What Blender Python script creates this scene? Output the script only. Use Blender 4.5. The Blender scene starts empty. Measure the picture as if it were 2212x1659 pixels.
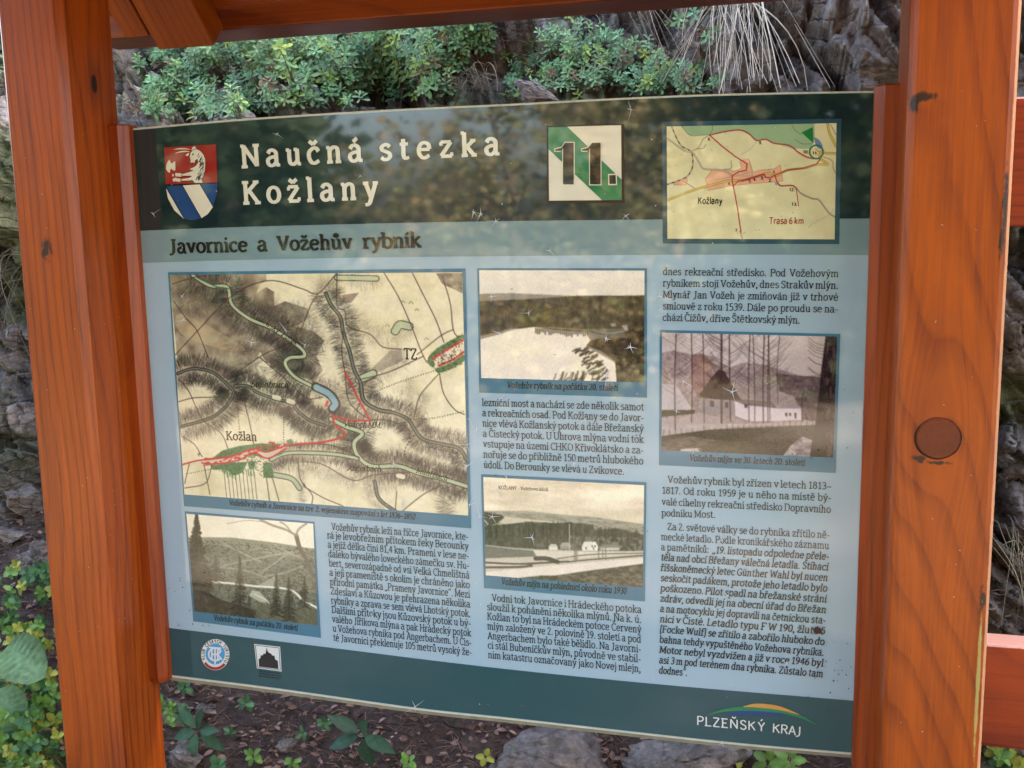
import bpy, bmesh, math, random
import numpy as np
from mathutils import Matrix, Vector
from mathutils.bvhtree import BVHTree

random.seed(11)
RNG = np.random.default_rng(11)
SC = bpy.context.scene
COL = SC.collection
Z0 = 1.25                       # height of the panel's centre above the ground

# ------------------------------------------------------------------ camera
YAW, PITCH, ROLL = 0.26919873, -0.150695, 0.0184898
CAM = np.array([0.49896, -1.57066, 0.31806 + Z0])
FOC, CX, CY, PW = 2200.0, 1106.0, 829.5, 2212.0
def cam_axes():
    cy, sy, cp, sp, cr, sr = math.cos(YAW), math.sin(YAW), math.cos(PITCH), math.sin(PITCH), math.cos(ROLL), math.sin(ROLL)
    Rz = np.array([[cy, -sy, 0], [sy, cy, 0], [0, 0, 1]])
    Rx = np.array([[1, 0, 0], [0, cp, -sp], [0, sp, cp]])
    Ry = np.array([[cr, 0, sr], [0, 1, 0], [-sr, 0, cr]])
    return Rz @ Rx @ Ry
RC = cam_axes()
cam_d = bpy.data.cameras.new('camera')
cam_d.sensor_width = 36.0
cam_d.lens = 36.0 * FOC / PW
cam_d.clip_start, cam_d.clip_end = 0.05, 400.0
cam = bpy.data.objects.new('camera', cam_d)
COL.objects.link(cam)
m = Matrix.Identity(4)
for i in range(3):
    m[i][0], m[i][1], m[i][2], m[i][3] = RC[i, 0], RC[i, 2], -RC[i, 1], CAM[i]
cam.matrix_world = m
SC.camera = cam

# ------------------------------------------------------------------ light
SUN_EL, SUN_AZ = math.radians(38), math.radians(42)       # azimuth from +y towards +x
w = bpy.data.worlds.new('World')
SC.world = w
w.use_nodes = True
nt = w.node_tree
bg = nt.nodes['Background']
sky = nt.nodes.new('ShaderNodeTexSky')
sky.sky_type = 'NISHITA'
sky.sun_disc = False
sky.sun_elevation = SUN_EL
sky.sun_rotation = SUN_AZ
sky.dust_density = 5.0
sky.air_density = 1.0
sky.ozone_density = 0.4
nt.links.new(sky.outputs[0], bg.inputs[0])
bg.inputs[1].default_value = 0.15
sd = bpy.data.lights.new('sun', 'SUN')
sd.energy = 5.0
sd.angle = math.radians(0.5)
sd.color = (1.0, 0.92, 0.80)
sun = bpy.data.objects.new('sun', sd)
COL.objects.link(sun)
tosun = Vector((math.sin(SUN_AZ) * math.cos(SUN_EL), math.cos(SUN_AZ) * math.cos(SUN_EL), math.sin(SUN_EL)))
sun.rotation_euler = tosun.to_track_quat('Z', 'Y').to_euler()
SC.view_settings.view_transform = 'Standard'
SC.view_settings.look = 'None'
SC.view_settings.exposure = 3.1
SC.view_settings.gamma = 1.0

# ------------------------------------------------------------------ helpers
def lin(c):
    c = np.asarray(c, float) / 255.0
    return np.where(c <= 0.04045, c / 12.92, ((c + 0.055) / 1.055) ** 2.4)

def ray(x, y):
    d = RC @ np.array([(x - CX) / FOC, 1.0, -(y - CY) / FOC])
    return d
def on_y(x, y, Y=0.0):
    """survey: where the sight line through a point of the photograph meets the upright plane y = Y"""
    d = ray(x, y)
    return CAM + d * ((Y - CAM[1]) / d[1])
def bp(x, y):
    p = on_y(x, y, 0.0)
    return np.array([p[0], p[2]])

def tag(o, label=None, cat=None, group=None, kind=None):
    if label: o['label'] = label
    if cat: o['category'] = cat
    if group: o['group'] = group
    if kind: o['kind'] = kind
    return o
def empty(name, loc=(0, 0, 0)):
    o = bpy.data.objects.new(name, None)
    o.location = loc
    o.empty_display_size = 0.1
    COL.objects.link(o)
    return o
def link(name, me, parent=None, mat=None):
    if mat is not None: me.materials.append(mat)
    o = bpy.data.objects.new(name, me)
    COL.objects.link(o)
    if parent is not None: o.parent = parent
    return o
def mesh(name, V, F, mat=None, parent=None, smooth=False, col=None, uv=None):
    """V (n,3); F (m,k) array or a list of faces"""
    me = bpy.data.meshes.new(name)
    V = np.asarray(V, np.float32)
    if isinstance(F, np.ndarray):
        k = F.shape[1]
        me.vertices.add(len(V)); me.vertices.foreach_set('co', V.ravel())
        me.loops.add(F.size); me.loops.foreach_set('vertex_index', F.ravel().astype(np.int32))
        me.polygons.add(len(F)); me.polygons.foreach_set('loop_start', np.arange(0, F.size, k, dtype=np.int32))
        me.update(calc_edges=True)
    else:
        me.from_pydata([tuple(map(float, v)) for v in V], [], [tuple(map(int, f)) for f in F])
    if smooth: me.polygons.foreach_set('use_smooth', np.ones(len(me.polygons), bool))
    if col is not None:
        a = me.color_attributes.new('tint', 'FLOAT_COLOR', 'POINT')
        c = np.ones((len(V), 4), np.float32); c[:, :3] = col
        a.data.foreach_set('color', c.ravel())
    me.validate()
    return link(name, me, parent, mat)

class MB:
    def __init__(s): s.V = []; s.F = []; s.n = 0; s.C = []
    def add(s, V, F, c=None):
        V = np.asarray(V, float).reshape(-1, 3)
        for f in F: s.F.append(tuple(int(i) + s.n for i in f))
        s.V.append(V); s.n += len(V)
        if c is not None: s.C.append(np.tile(np.asarray(c, float), (len(V), 1)))
    def build(s, name, mat=None, parent=None, smooth=False):
        return mesh(name, np.concatenate(s.V), s.F, mat, parent, smooth, np.concatenate(s.C) if s.C else None)

def timber(name, x0, x1, y0, y1, z0, z1, mat, parent, bevel=0.006, seg=3, M=None):
    bm = bmesh.new()
    bmesh.ops.create_cube(bm, size=1.0)
    for v in bm.verts:
        v.co = Vector(((x0 + x1) / 2 + v.co.x * (x1 - x0), (y0 + y1) / 2 + v.co.y * (y1 - y0), (z0 + z1) / 2 + v.co.z * (z1 - z0)))
    bmesh.ops.bevel(bm, geom=bm.edges[:], offset=bevel, segments=seg, affect='EDGES', profile=0.5)
    if M is not None: bmesh.ops.transform(bm, matrix=M, verts=bm.verts)
    me = bpy.data.meshes.new(name); bm.to_mesh(me); bm.free()
    return link(name, me, parent, mat)

def prism(name, pts, axis, a, b, mat, parent, bevel=0.0):
    """a closed outline (list of 2-D points in the other two axes, in order) run from a to b along axis"""
    bm = bmesh.new()
    def P(p, t):
        return {'x': (t, p[0], p[1]), 'y': (p[0], t, p[1]), 'z': (p[0], p[1], t)}[axis]
    A = [bm.verts.new(P(p, a)) for p in pts]
    B = [bm.verts.new(P(p, b)) for p in pts]
    n = len(pts)
    bm.faces.new(A); bm.faces.new(B[::-1])
    for i in range(n): bm.faces.new((A[i], B[i], B[(i + 1) % n], A[(i + 1) % n]))
    bmesh.ops.recalc_face_normals(bm, faces=bm.faces)
    if bevel: bmesh.ops.bevel(bm, geom=bm.edges[:], offset=bevel, segments=2, affect='EDGES', profile=0.5)
    me = bpy.data.meshes.new(name); bm.to_mesh(me); bm.free()
    return link(name, me, parent, mat)

# --- noise
def _hash(ix, iy, iz, seed):
    h = (ix * 374761393 + iy * 668265263 + iz * 2147483647 + seed * 1274126177) & 0xFFFFFFFF
    h = ((h ^ (h >> 13)) * 1274126177) & 0xFFFFFFFF
    return ((h ^ (h >> 16)) & 0xFFFFFF) / float(0xFFFFFF)
def vnoise(P, seed=0):
    P = np.asarray(P, float)
    I = np.floor(P).astype(np.int64); f = P - I; f = f * f * (3 - 2 * f)
    r = 0
    for dx in (0, 1):
        for dy in (0, 1):
            for dz in (0, 1):
                wgt = (f[..., 0] if dx else 1 - f[..., 0]) * (f[..., 1] if dy else 1 - f[..., 1]) * (f[..., 2] if dz else 1 - f[..., 2])
                r = r + wgt * _hash(I[..., 0] + dx, I[..., 1] + dy, I[..., 2] + dz, seed)
    return r
def fbm(P, oct=4, seed=0):
    P = np.asarray(P, float); r = 0; a = 0.5; s = 0
    for k in range(oct):
        r = r + a * vnoise(P * 2 ** k, seed + k); s += a; a *= 0.5
    return r / s

# ------------------------------------------------------------------ materials
def mat_new(name):
    mt = bpy.data.materials.new(name); mt.use_nodes = True
    return mt, mt.node_tree.nodes, mt.node_tree.links, mt.node_tree.nodes['Principled BSDF']
def ramp(N, stops, interp='LINEAR'):
    r = N.new('ShaderNodeValToRGB'); r.color_ramp.interpolation = interp
    e = r.color_ramp.elements
    while len(e) < len(stops): e.new(0.5)
    for k, (p, c) in enumerate(stops):
        e[k].position = p; e[k].color = (*c, 1) if len(c) == 3 else c
    return r
def noise(N, L, vec, scale, detail=4, rough=0.55, dist=0.0):
    n = N.new('ShaderNodeTexNoise')
    n.inputs['Scale'].default_value = scale; n.inputs['Detail'].default_value = detail
    n.inputs['Roughness'].default_value = rough; n.inputs['Distortion'].default_value = dist
    if vec is not None: L.new(vec, n.inputs['Vector'])
    return n
def mapping(N, L, vec, loc=(0, 0, 0), rot=(0, 0, 0), scale=(1, 1, 1)):
    mp = N.new('ShaderNodeMapping')
    mp.inputs['Location'].default_value = loc; mp.inputs['Rotation'].default_value = rot; mp.inputs['Scale'].default_value = scale
    L.new(vec, mp.inputs['Vector'])
    return mp.outputs[0]
def mixc(N, L, f, a, b, mode='MIX'):
    mx = N.new('ShaderNodeMix'); mx.data_type = 'RGBA'; mx.blend_type = mode
    for s, v in ((0, f), (6, a), (7, b)):
        if hasattr(v, 'links') or isinstance(v, bpy.types.NodeSocket): L.new(v, mx.inputs[s])
        elif s == 0: mx.inputs[0].default_value = v
        else: mx.inputs[s].default_value = (*v, 1)
    return mx.outputs[2]
def mth(N, L, op, a, b=None):
    n = N.new('ShaderNodeMath'); n.operation = op
    for k, v in enumerate((a, b)):
        if v is None: continue
        if isinstance(v, bpy.types.NodeSocket): L.new(v, n.inputs[k])
        else: n.inputs[k].default_value = v
    return n.outputs[0]

def wood(name, axis='z', seed=0.0, light=(0.42, 0.076, 0.0034), dark=(0.105, 0.013, 0.003), tilt=(0.035, 0.02), knots=(), stains=(), pith=(0.05, 0.09), gloss=0.31, rings=22.0, swirl=None, edge_light_lichen=()):
    mt, N, L, B = mat_new(name)
    tc = N.new('ShaderNodeTexCoord').outputs['Object']
    rot = {'z': (0, 0, 0), 'x': (0, math.pi / 2, 0), 'y': (math.pi / 2, 0, 0)}[axis]
    base = mapping(N, L, tc, rot=rot)                                    # grain now runs along local z
    src = base
    if swirl:                                                            # grain swerving round a plug or knot
        o = N.new('ShaderNodeVectorMath'); o.operation = 'SUBTRACT'; L.new(base, o.inputs[0]); o.inputs[1].default_value = swirl
        sp = N.new('ShaderNodeSeparateXYZ'); L.new(o.outputs[0], sp.inputs[0])
        ez = mth(N, L, 'POWER', 2.718, mth(N, L, 'MULTIPLY', mth(N, L, 'MULTIPLY', sp.outputs[2], sp.outputs[2]), -55.0))
        ex = mth(N, L, 'DIVIDE', sp.outputs[0], mth(N, L, 'ADD', mth(N, L, 'MULTIPLY', sp.outputs[0], sp.outputs[0]), 0.0009))
        push = mth(N, L, 'MULTIPLY', mth(N, L, 'MULTIPLY', ez, ex), -0.0013)
        cb = N.new('ShaderNodeCombineXYZ'); L.new(push, cb.inputs[0])
        ad = N.new('ShaderNodeVectorMath'); ad.operation = 'ADD'; L.new(base, ad.inputs[0]); L.new(cb.outputs[0], ad.inputs[1])
        src = ad.outputs[0]
    warp = noise(N, L, mapping(N, L, base, loc=(seed, seed, seed), scale=(4, 4, 1.1)), 1.0, 2)
    v = N.new('ShaderNodeVectorMath'); v.operation = 'MULTIPLY_ADD'
    L.new(warp.outputs['Color'], v.inputs[0]); v.inputs[1].default_value = (0.085, 0.085, 0.0); L.new(src, v.inputs[2])
    g = mapping(N, L, v.outputs[0], loc=(pith[0], pith[1], 0), rot=(tilt[0], tilt[1], 0))
    wv = N.new('ShaderNodeTexWave'); wv.wave_type = 'RINGS'; wv.rings_direction = 'Z'; wv.wave_profile = 'SAW'
    wv.inputs['Scale'].default_value = rings; wv.inputs['Distortion'].default_value = 0.6; wv.inputs['Detail'].default_value = 2.0; wv.inputs['Detail Scale'].default_value = 2.0
    L.new(g, wv.inputs['Vector'])
    late = ramp(N, [(0.0, (0.25,) * 3), (0.55, (0.0,) * 3), (0.92, (1.0,) * 3), (1.0, (0.2,) * 3)]); L.new(wv.outputs['Fac'], late.inputs[0])
    streak = noise(N, L, mapping(N, L, src, loc=(seed * 3, 1, 2), scale=(190, 190, 3.0)), 1.0, 4, 0.65)
    fine = noise(N, L, mapping(N, L, src, loc=(seed * 2, 5, 2), scale=(480, 480, 14.0)), 1.0, 3, 0.6)
    broad = noise(N, L, mapping(N, L, base, loc=(seed * 5, 3, 0), scale=(11, 11, 1.8)), 1.0, 5, 0.6)
    f = mth(N, L, 'MULTIPLY', late.outputs[0], 0.27)
    f = mth(N, L, 'ADD', f, mth(N, L, 'MULTIPLY', streak.outputs[0], 0.72))
    f = mth(N, L, 'ADD', f, mth(N, L, 'MULTIPLY', fine.outputs[0], 0.35))
    f = mth(N, L, 'ADD', f, mth(N, L, 'MULTIPLY', broad.outputs[0], 1.05))
    f = mth(N, L, 'SUBTRACT', f, 0.68)
    r = ramp(N, [(0.25, light), (0.58, tuple(0.50 * a + 0.50 * b for a, b in zip(light, dark))), (0.9, dark)])
    L.new(f, r.inputs[0])
    c = r.outputs[0]
    # pale flecks and pores
    fl = noise(N, L, mapping(N, L, base, loc=(seed, 7, 1), scale=(420, 420, 60)), 1.0, 2)
    flr = ramp(N, [(0.66, (0, 0, 0)), (0.74, (1, 1, 1))]); L.new(fl.outputs[0], flr.inputs[0])
    c = mixc(N, L, mth(N, L, 'MULTIPLY', flr.outputs[0], 0.22), c, (0.10, 0.022, 0.008))
    def blob(p, sz, soft, rag, colr, amt):
        nonlocal c
        o = N.new('ShaderNodeVectorMath'); o.operation = 'SUBTRACT'; L.new(tc, o.inputs[0]); o.inputs[1].default_value = p
        d = N.new('ShaderNodeVectorMath'); d.operation = 'DIVIDE'; L.new(o.outputs[0], d.inputs[0]); d.inputs[1].default_value = sz
        ln = N.new('ShaderNodeVectorMath'); ln.operation = 'LENGTH'; L.new(d.outputs[0], ln.inputs[0])
        nn = noise(N, L, mapping(N, L, tc, scale=(110, 110, 70)), 1.0, 4, 0.7)
        q = mth(N, L, 'ADD', ln.outputs['Value'], mth(N, L, 'MULTIPLY', mth(N, L, 'SUBTRACT', nn.outputs[0], 0.5), rag))
        rr = ramp(N, [(max(0.0, 1 - soft) * 0.5, (1, 1, 1)), (0.5, (0, 0, 0))])
        L.new(mth(N, L, 'MULTIPLY', q, 0.5), rr.inputs[0])
        c = mixc(N, L, mth(N, L, 'MULTIPLY', rr.outputs[0], amt), c, colr)
    for (p, sz) in knots:
        blob(p, tuple(s * 3.4 for s in sz), 0.95, 0.25, (0.13, 0.024, 0.008), 0.75)
        blob(p, sz, 0.25, 0.1, (0.022, 0.008, 0.005), 0.95)
    for (p, sz) in stains: blob(p, sz, 0.45, 2.4, (0.018, 0.011, 0.008), 0.93)
    for (p, sz, colr, rag) in edge_light_lichen: blob(p, sz, 0.3, rag, colr, 0.8)  # light on edges and tops painted into the base colour, plus lichen
    L.new(c, B.inputs['Base Color'])
    rr = mth(N, L, 'ADD', mth(N, L, 'MULTIPLY', streak.outputs[0], 0.22), gloss - 0.1)
    L.new(rr, B.inputs['Roughness'])
    bmp = N.new('ShaderNodeBump'); bmp.inputs['Strength'].default_value = 0.10; bmp.inputs['Distance'].default_value = 0.002
    L.new(f, bmp.inputs['Height']); L.new(bmp.outputs[0], B.inputs['Normal'])
    B.inputs['Coat Weight'].default_value = 0.0; B.inputs['Specular IOR Level'].default_value = 0.45
    return mt

def ink(name, rgb, rough=0.10, grime=0.12, lined=False):
    """print under a glossy laminate"""
    mt, N, L, B = mat_new(name)
    tc = N.new('ShaderNodeTexCoord').outputs['Object']
    n1 = noise(N, L, tc, 9.0, 5, 0.65); n2 = noise(N, L, tc, 260.0, 2)
    c = mixc(N, L, mth(N, L, 'MULTIPLY', n1.outputs[0], grime), rgb, tuple(0.55 * v + 0.02 for v in rgb))
    rs = ramp(N, [(0.70, (0, 0, 0)), (0.78, (1, 1, 1))]); L.new(n2.outputs[0], rs.inputs[0])
    c = mixc(N, L, mth(N, L, 'MULTIPLY', rs.outputs[0], 0.10), c, (0.45, 0.45, 0.40))
    L.new(c, B.inputs['Base Color'])
    B.inputs['Specular IOR Level'].default_value = 0.9           # acrylic sheet over laminate: two gloss layers
    rr = ramp(N, [(0.3, (rough,) * 3), (0.75, (rough + 0.02,) * 3)]); L.new(n1.outputs[0], rr.inputs[0]); L.new(rr.outputs[0], B.inputs['Roughness'])
    return mt
def plain(name, rgb, rough=0.6, var=0.3, scale=20.0, bump=0.0):
    mt, N, L, B = mat_new(name)
    tc = N.new('ShaderNodeTexCoord').outputs['Object']
    n = noise(N, L, tc, scale, 5)
    c = mixc(N, L, n.outputs[0], tuple(v * (1 - var) for v in rgb), tuple(min(1, v * (1 + var)) for v in rgb))
    L.new(c, B.inputs['Base Color']); B.inputs['Roughness'].default_value = rough
    if bump:
        b = N.new('ShaderNodeBump'); b.inputs['Strength'].default_value = bump; L.new(n.outputs[0], b.inputs['Height']); L.new(b.outputs[0], B.inputs['Normal'])
    return mt
def tinted(name, rough=0.5, spec=0.5, trans=0.0, var=0.25, scale=60.0, bump=0.0):
    """colour carried by the mesh (leaf, print), varied by noise"""
    mt, N, L, B = mat_new(name)
    at = N.new('ShaderNodeAttribute'); at.attribute_name = 'tint'
    c = at.outputs['Color']
    if var:
        tc = N.new('ShaderNodeTexCoord').outputs['Object']
        n = noise(N, L, tc, scale, 3)
        r = ramp(N, [(0.3, (1 - var,) * 3), (0.7, (1 + var,) * 3)]); L.new(n.outputs[0], r.inputs[0])
        c = mixc(N, L, 1.0, c, r.outputs[0], 'MULTIPLY')
        if bump:
            b = N.new('ShaderNodeBump'); b.inputs['Strength'].default_value = bump; b.inputs['Distance'].default_value = 0.01
            L.new(n.outputs[0], b.inputs['Height']); L.new(b.outputs[0], B.inputs['Normal'])
    L.new(c, B.inputs['Base Color'])
    B.inputs['Roughness'].default_value = rough; B.inputs['Specular IOR Level'].default_value = spec
    if trans:
        out = N['Material Output']
        t = N.new('ShaderNodeBsdfTranslucent'); L.new(c, t.inputs[0])
        mx = N.new('ShaderNodeMixShader'); mx.inputs[0].default_value = trans
        L.new(B.outputs[0], mx.inputs[1]); L.new(t.outputs[0], mx.inputs[2]); L.new(mx.outputs[0], out.inputs[0])
    return mt
# ------------------------------------------------------------------ a slab lettering drawn stroke by stroke
# x-height 5, capitals 7; '_' a serif, '~' an open curve, '@' a closed curve, '*' a dot (x y r)
GLY = {
'a': (5.0, '~.8 3.9 1.5 4.8 2.6 4.9 3.5 4.2 3.6 3.2|3.6 3.4 3.6 .3|_3.5 .25 4.8 .25|~3.6 2.7 2.2 2.8 .9 2.2 .7 1.2 1.4 .25 2.6 .3 3.6 1.3'),
'b': (5.2, '1 7.3 1 .2|_-.1 7.1 1 7.1|~1 3.6 2 4.7 3.3 4.7 4.4 3.6 4.4 1.5 3.4 .25 2.2 .2 1 .9'),
'c': (4.5, '~3.9 3.7 3.2 4.7 2 4.7 .8 3.6 .7 1.9 1.4 .5 2.6 .2 4 .9'),
'd': (5.3, '3.8 7.3 3.8 .2|_2.7 7.1 3.8 7.1|_3.8 .25 4.9 .25|~3.8 3.9 2.8 4.75 1.7 4.6 .7 3.3 .7 1.5 1.5 .3 2.6 .25 3.8 1.3'),
'e': (4.9, '.8 2.7 4.2 2.7|~4.2 2.7 3.8 4.2 2.6 4.8 1.4 4.4 .7 3 .8 1.4 1.7 .3 2.9 .2 4.1 .9'),
'f': (3.3, '~3.6 6.8 2.8 7.2 1.9 6.9 1.5 5.8 1.5 .2|.3 4.7 3.1 4.7|_.4 .25 2.8 .25'),
'g': (4.9, '@2.2 4.8 3.4 4.2 3.5 2.9 2.2 2.1 .9 2.9 .9 4.2|3.2 4.5 4.7 4.6|~1.4 2.2 .9 1.4 1.6 .7 3.4 .5 4.2 -.4 3.6 -1.6 2 -1.9 .6 -1.4 .7 -.3 1.6 .5'),
'h': (5.3, '1.2 7.3 1.2 .2|_.1 7.1 1.2 7.1|_.2 .25 2.2 .25|~1.2 3.7 2.4 4.7 3.5 4.5 3.9 3.5 3.9 .2|_3 .25 4.9 .25'),
'ı': (2.5, '1.2 4.9 1.2 .2|_.1 4.7 1.2 4.7|_.1 .25 2.4 .25'),
'ȷ': (2.5, '~1.4 4.9 1.4 0 1 -1.4 -.2 -1.9|_.3 4.7 1.4 4.7'),
'k': (5.1, '1.2 7.3 1.2 .2|_.1 7.1 1.2 7.1|_.2 .25 2.2 .25|4.1 4.7 1.3 2.3|2 2.9 4.2 .25|_3.1 4.7 4.8 4.7|_3.4 .25 5.1 .25'),
'l': (2.5, '1.2 7.3 1.2 .2|_.1 7.1 1.2 7.1|_.1 .25 2.4 .25'),
'm': (7.7, '1.2 4.9 1.2 .2|_.1 4.7 1.2 4.7|_.2 .25 2.2 .25|~1.2 3.7 2.3 4.7 3.3 4.5 3.8 3.5 3.8 .2|_2.9 .25 4.7 .25|~3.8 3.7 4.9 4.7 5.9 4.5 6.4 3.5 6.4 .2|_5.5 .25 7.4 .25'),
'n': (5.3, '1.2 4.9 1.2 .2|_.1 4.7 1.2 4.7|_.2 .25 2.2 .25|~1.2 3.7 2.4 4.7 3.5 4.5 3.9 3.5 3.9 .2|_3 .25 4.9 .25'),
'o': (5.0, '@2.5 4.8 3.8 4.2 4.35 2.5 3.8 .8 2.5 .2 1.2 .8 .65 2.5 1.2 4.2'),
'p': (5.3, '1.2 4.9 1.2 -2|_.1 4.7 1.2 4.7|_.1 -1.9 2.5 -1.9|~1.2 3.8 2.3 4.7 3.5 4.6 4.5 3.4 4.5 1.5 3.6 .3 2.5 .2 1.2 1'),
'r': (3.9, '1.2 4.9 1.2 .2|_.1 4.7 1.2 4.7|_.2 .25 2.7 .25|~1.2 3.3 1.9 4.4 2.9 4.8 3.7 4.5'),
's': (4.2, '~3.5 4 2.9 4.7 1.9 4.8 .9 4.1 1 3.2 2.1 2.7 3.3 2.1 3.6 1.1 2.8 .3 1.6 .2 .6 .9'),
't': (3.5, '~1.5 6.3 1.5 3 1.5 1.2 2 .3 3.3 .5|.3 4.7 3.1 4.7'),
'u': (5.3, '~1.2 4.8 1.2 1.5 1.7 .4 2.8 .3 3.9 1.3|3.9 4.9 3.9 .2|_.1 4.7 1.2 4.7|_2.8 4.7 3.9 4.7|_3.9 .25 5 .25'),
'v': (4.9, '.9 4.7 2.45 .2|2.45 .2 4 4.7|_0 4.7 1.8 4.7|_3.2 4.7 4.9 4.7'),
'w': (7.2, '.9 4.7 2.2 .2|2.2 .2 3.6 4.6|3.6 4.6 5 .2|5 .2 6.3 4.7|_0 4.7 1.8 4.7|_5.5 4.7 7.2 4.7'),
'y': (4.9, '.9 4.7 2.5 .2|~4.1 4.7 2.5 .2 1.7 -1.5 .5 -1.8|_0 4.7 1.8 4.7|_3.2 4.7 4.9 4.7'),
'z': (4.6, '.6 4.7 3.9 4.7|3.9 4.6 .6 .4|.6 .3 4.1 .3|_.65 4.7 .65 3.6|_4.05 .3 4.05 1.4'),
'x': (4.8, '.8 4.7 4 .25|4 4.7 .8 .25|_0 4.7 1.7 4.7|_3.1 4.7 4.8 4.7|_0 .25 1.7 .25|_3.1 .25 4.8 .25'),
'A': (6.2, '.9 .2 3.1 6.8|3.1 6.8 5.3 .2|1.7 2.5 4.5 2.5|_0 .25 1.9 .25|_4.3 .25 6.2 .25'),
'B': (5.7, '1.2 6.9 1.2 .2|_.1 6.7 1.2 6.7|_.1 .25 1.2 .25|~1.2 6.7 3.4 6.7 4.5 5.9 4.5 4.6 3.4 3.7 1.3 3.7|~3.2 3.7 4.7 3 5 1.8 4.3 .6 3 .3 1.2 .3'),
'C': (5.8, '~5 5.5 4 6.7 2.6 6.6 1.1 5.2 .8 3.2 1.4 1.3 2.8 .3 4.2 .4 5.2 1.3|_5 6.6 5 5.2'),
'D': (6.4, '1.2 6.9 1.2 .2|_.1 6.7 1.2 6.7|_.1 .25 1.2 .25|~1.2 6.7 3.6 6.6 5.2 5.4 5.6 3.4 5.1 1.5 3.6 .4 1.2 .3'),
'E': (5.3, '1.2 6.9 1.2 .2|.1 6.7 4.6 6.7|1.2 3.6 3.8 3.6|.1 .3 4.8 .3'),
'F': (5.2, '1.2 6.9 1.2 .2|.1 6.7 4.8 6.7|1.2 3.5 3.8 3.5|_.1 .25 2.5 .25|_4.75 6.7 4.75 5.5'),
'G': (6.1, '~5.1 5.5 4 6.7 2.6 6.6 1.1 5.2 .8 3.2 1.4 1.3 2.8 .3 4.2 .4 5.2 1.1|5.2 3 5.2 .6|_3.8 3 6 3'),
'H': (6.8, '1.2 6.9 1.2 .2|5.5 6.9 5.5 .2|1.2 3.6 5.5 3.6|_.1 6.7 2.3 6.7|_.1 .25 2.3 .25|_4.4 6.7 6.6 6.7|_4.4 .25 6.6 .25'),
'I': (2.5, '1.2 6.9 1.2 .2|_.1 6.7 2.4 6.7|_.1 .25 2.4 .25'),
'J': (4.2, '~2.6 6.9 2.6 2 2.2 .3 1.2 -.5 .1 -.5|_1.4 6.7 3.8 6.7'),
'K': (6.3, '1.2 6.9 1.2 .2|_.1 6.7 2.3 6.7|_.1 .25 2.3 .25|5 6.6 1.4 3.3|2.4 4.2 5.2 .3|_3.9 6.7 5.9 6.7|_4.2 .25 6.2 .25'),
'L': (5.1, '1.2 6.9 1.2 .2|_.1 6.7 2.4 6.7|.1 .3 4.7 .3|_4.7 .3 4.7 1.7'),
'M': (7.9, '1.3 6.9 1.2 .2|1.3 6.7 3.9 1|3.9 1 6.5 6.7|6.5 6.9 6.6 .2|_.2 6.7 1.3 6.7|_.1 .25 2.3 .25|_6.5 6.7 7.7 6.7|_5.5 .25 7.7 .25'),
'N': (6.8, '1.2 6.9 1.2 .2|1.2 6.7 5.5 .4|5.5 6.9 5.5 .2|_.1 6.7 1.3 6.7|_.1 .25 2.3 .25|_4.4 6.7 6.6 6.7'),
'O': (6.4, '@3.2 6.7 4.9 6 5.7 3.5 4.9 1 3.2 .3 1.5 1 .7 3.5 1.5 6'),
'P': (5.5, '1.2 6.9 1.2 .2|_.1 6.7 1.2 6.7|_.1 .25 2.4 .25|~1.2 6.7 3.6 6.7 4.8 5.8 4.7 4.3 3.5 3.3 1.3 3.3'),
'R': (5.9, '1.2 6.9 1.2 .2|_.1 6.7 1.2 6.7|_.1 .25 2.4 .25|~1.2 6.7 3.4 6.7 4.6 5.9 4.5 4.5 3.4 3.6 1.3 3.6|3 3.6 5 .3|_4.4 .25 5.9 .25'),
'S': (5.0, '~4.2 5.6 3.4 6.6 2.2 6.7 1 5.9 1.1 4.6 2.4 3.7 3.9 3 4.3 1.6 3.4 .4 1.9 .3 .7 1.3|_4.2 6.6 4.2 5.3'),
'T': (5.7, '2.8 6.9 2.8 .2|.3 6.7 5.3 6.7|_.3 6.7 .3 5.4|_5.3 6.7 5.3 5.4|_1.6 .25 4 .25'),
'U': (6.6, '~1.2 6.8 1.2 2.2 1.9 .7 3.3 .3 4.7 .8 5.4 2.2 5.4 6.8|_.1 6.7 2.3 6.7|_4.3 6.7 6.5 6.7'),
'V': (6.1, '.9 6.7 3.05 .2|3.05 .2 5.2 6.7|_0 6.7 2 6.7|_4.2 6.7 6.1 6.7'),
'W': (8.6, '.9 6.7 2.6 .2|2.6 .2 4.3 6.4|4.3 6.4 6 .2|6 .2 7.7 6.7|_0 6.7 2 6.7|_6.7 6.7 8.6 6.7'),
'Y': (5.8, '.8 6.7 2.9 3.3|5 6.7 2.9 3.3|2.9 3.3 2.9 .2|_0 6.7 1.8 6.7|_4 6.7 5.8 6.7'),
'Z': (5.6, '.7 6.7 4.7 6.7|4.7 6.6 .7 .4|.7 .3 4.9 .3|_.75 6.7 .75 5.3|_4.85 .3 4.85 1.7'),
'0': (4.9, '@2.45 6.7 3.7 5.9 4.1 3.5 3.7 1.1 2.45 .3 1.2 1.1 .8 3.5 1.2 5.9'),
'1': (4.2, '2.4 6.8 2.4 .2|~.8 5.5 1.6 6 2.4 6.8|_.9 .25 3.9 .25'),
'2': (4.7, '~.8 5.3 1.3 6.4 2.4 6.8 3.6 6.2 3.7 4.8 2.8 3.2 .7 .3|.7 .3 4.2 .3'),
'3': (4.6, '~.8 5.9 1.7 6.7 3 6.6 3.7 5.5 3.2 4.2 1.9 3.7|~1.9 3.7 3.4 3.3 4 2.1 3.4 .8 2.1 .2 .7 .8'),
'4': (4.9, '3.3 6.8 3.3 .2|3.3 6.7 .6 2.2|.6 2.1 4.6 2.1'),
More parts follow.
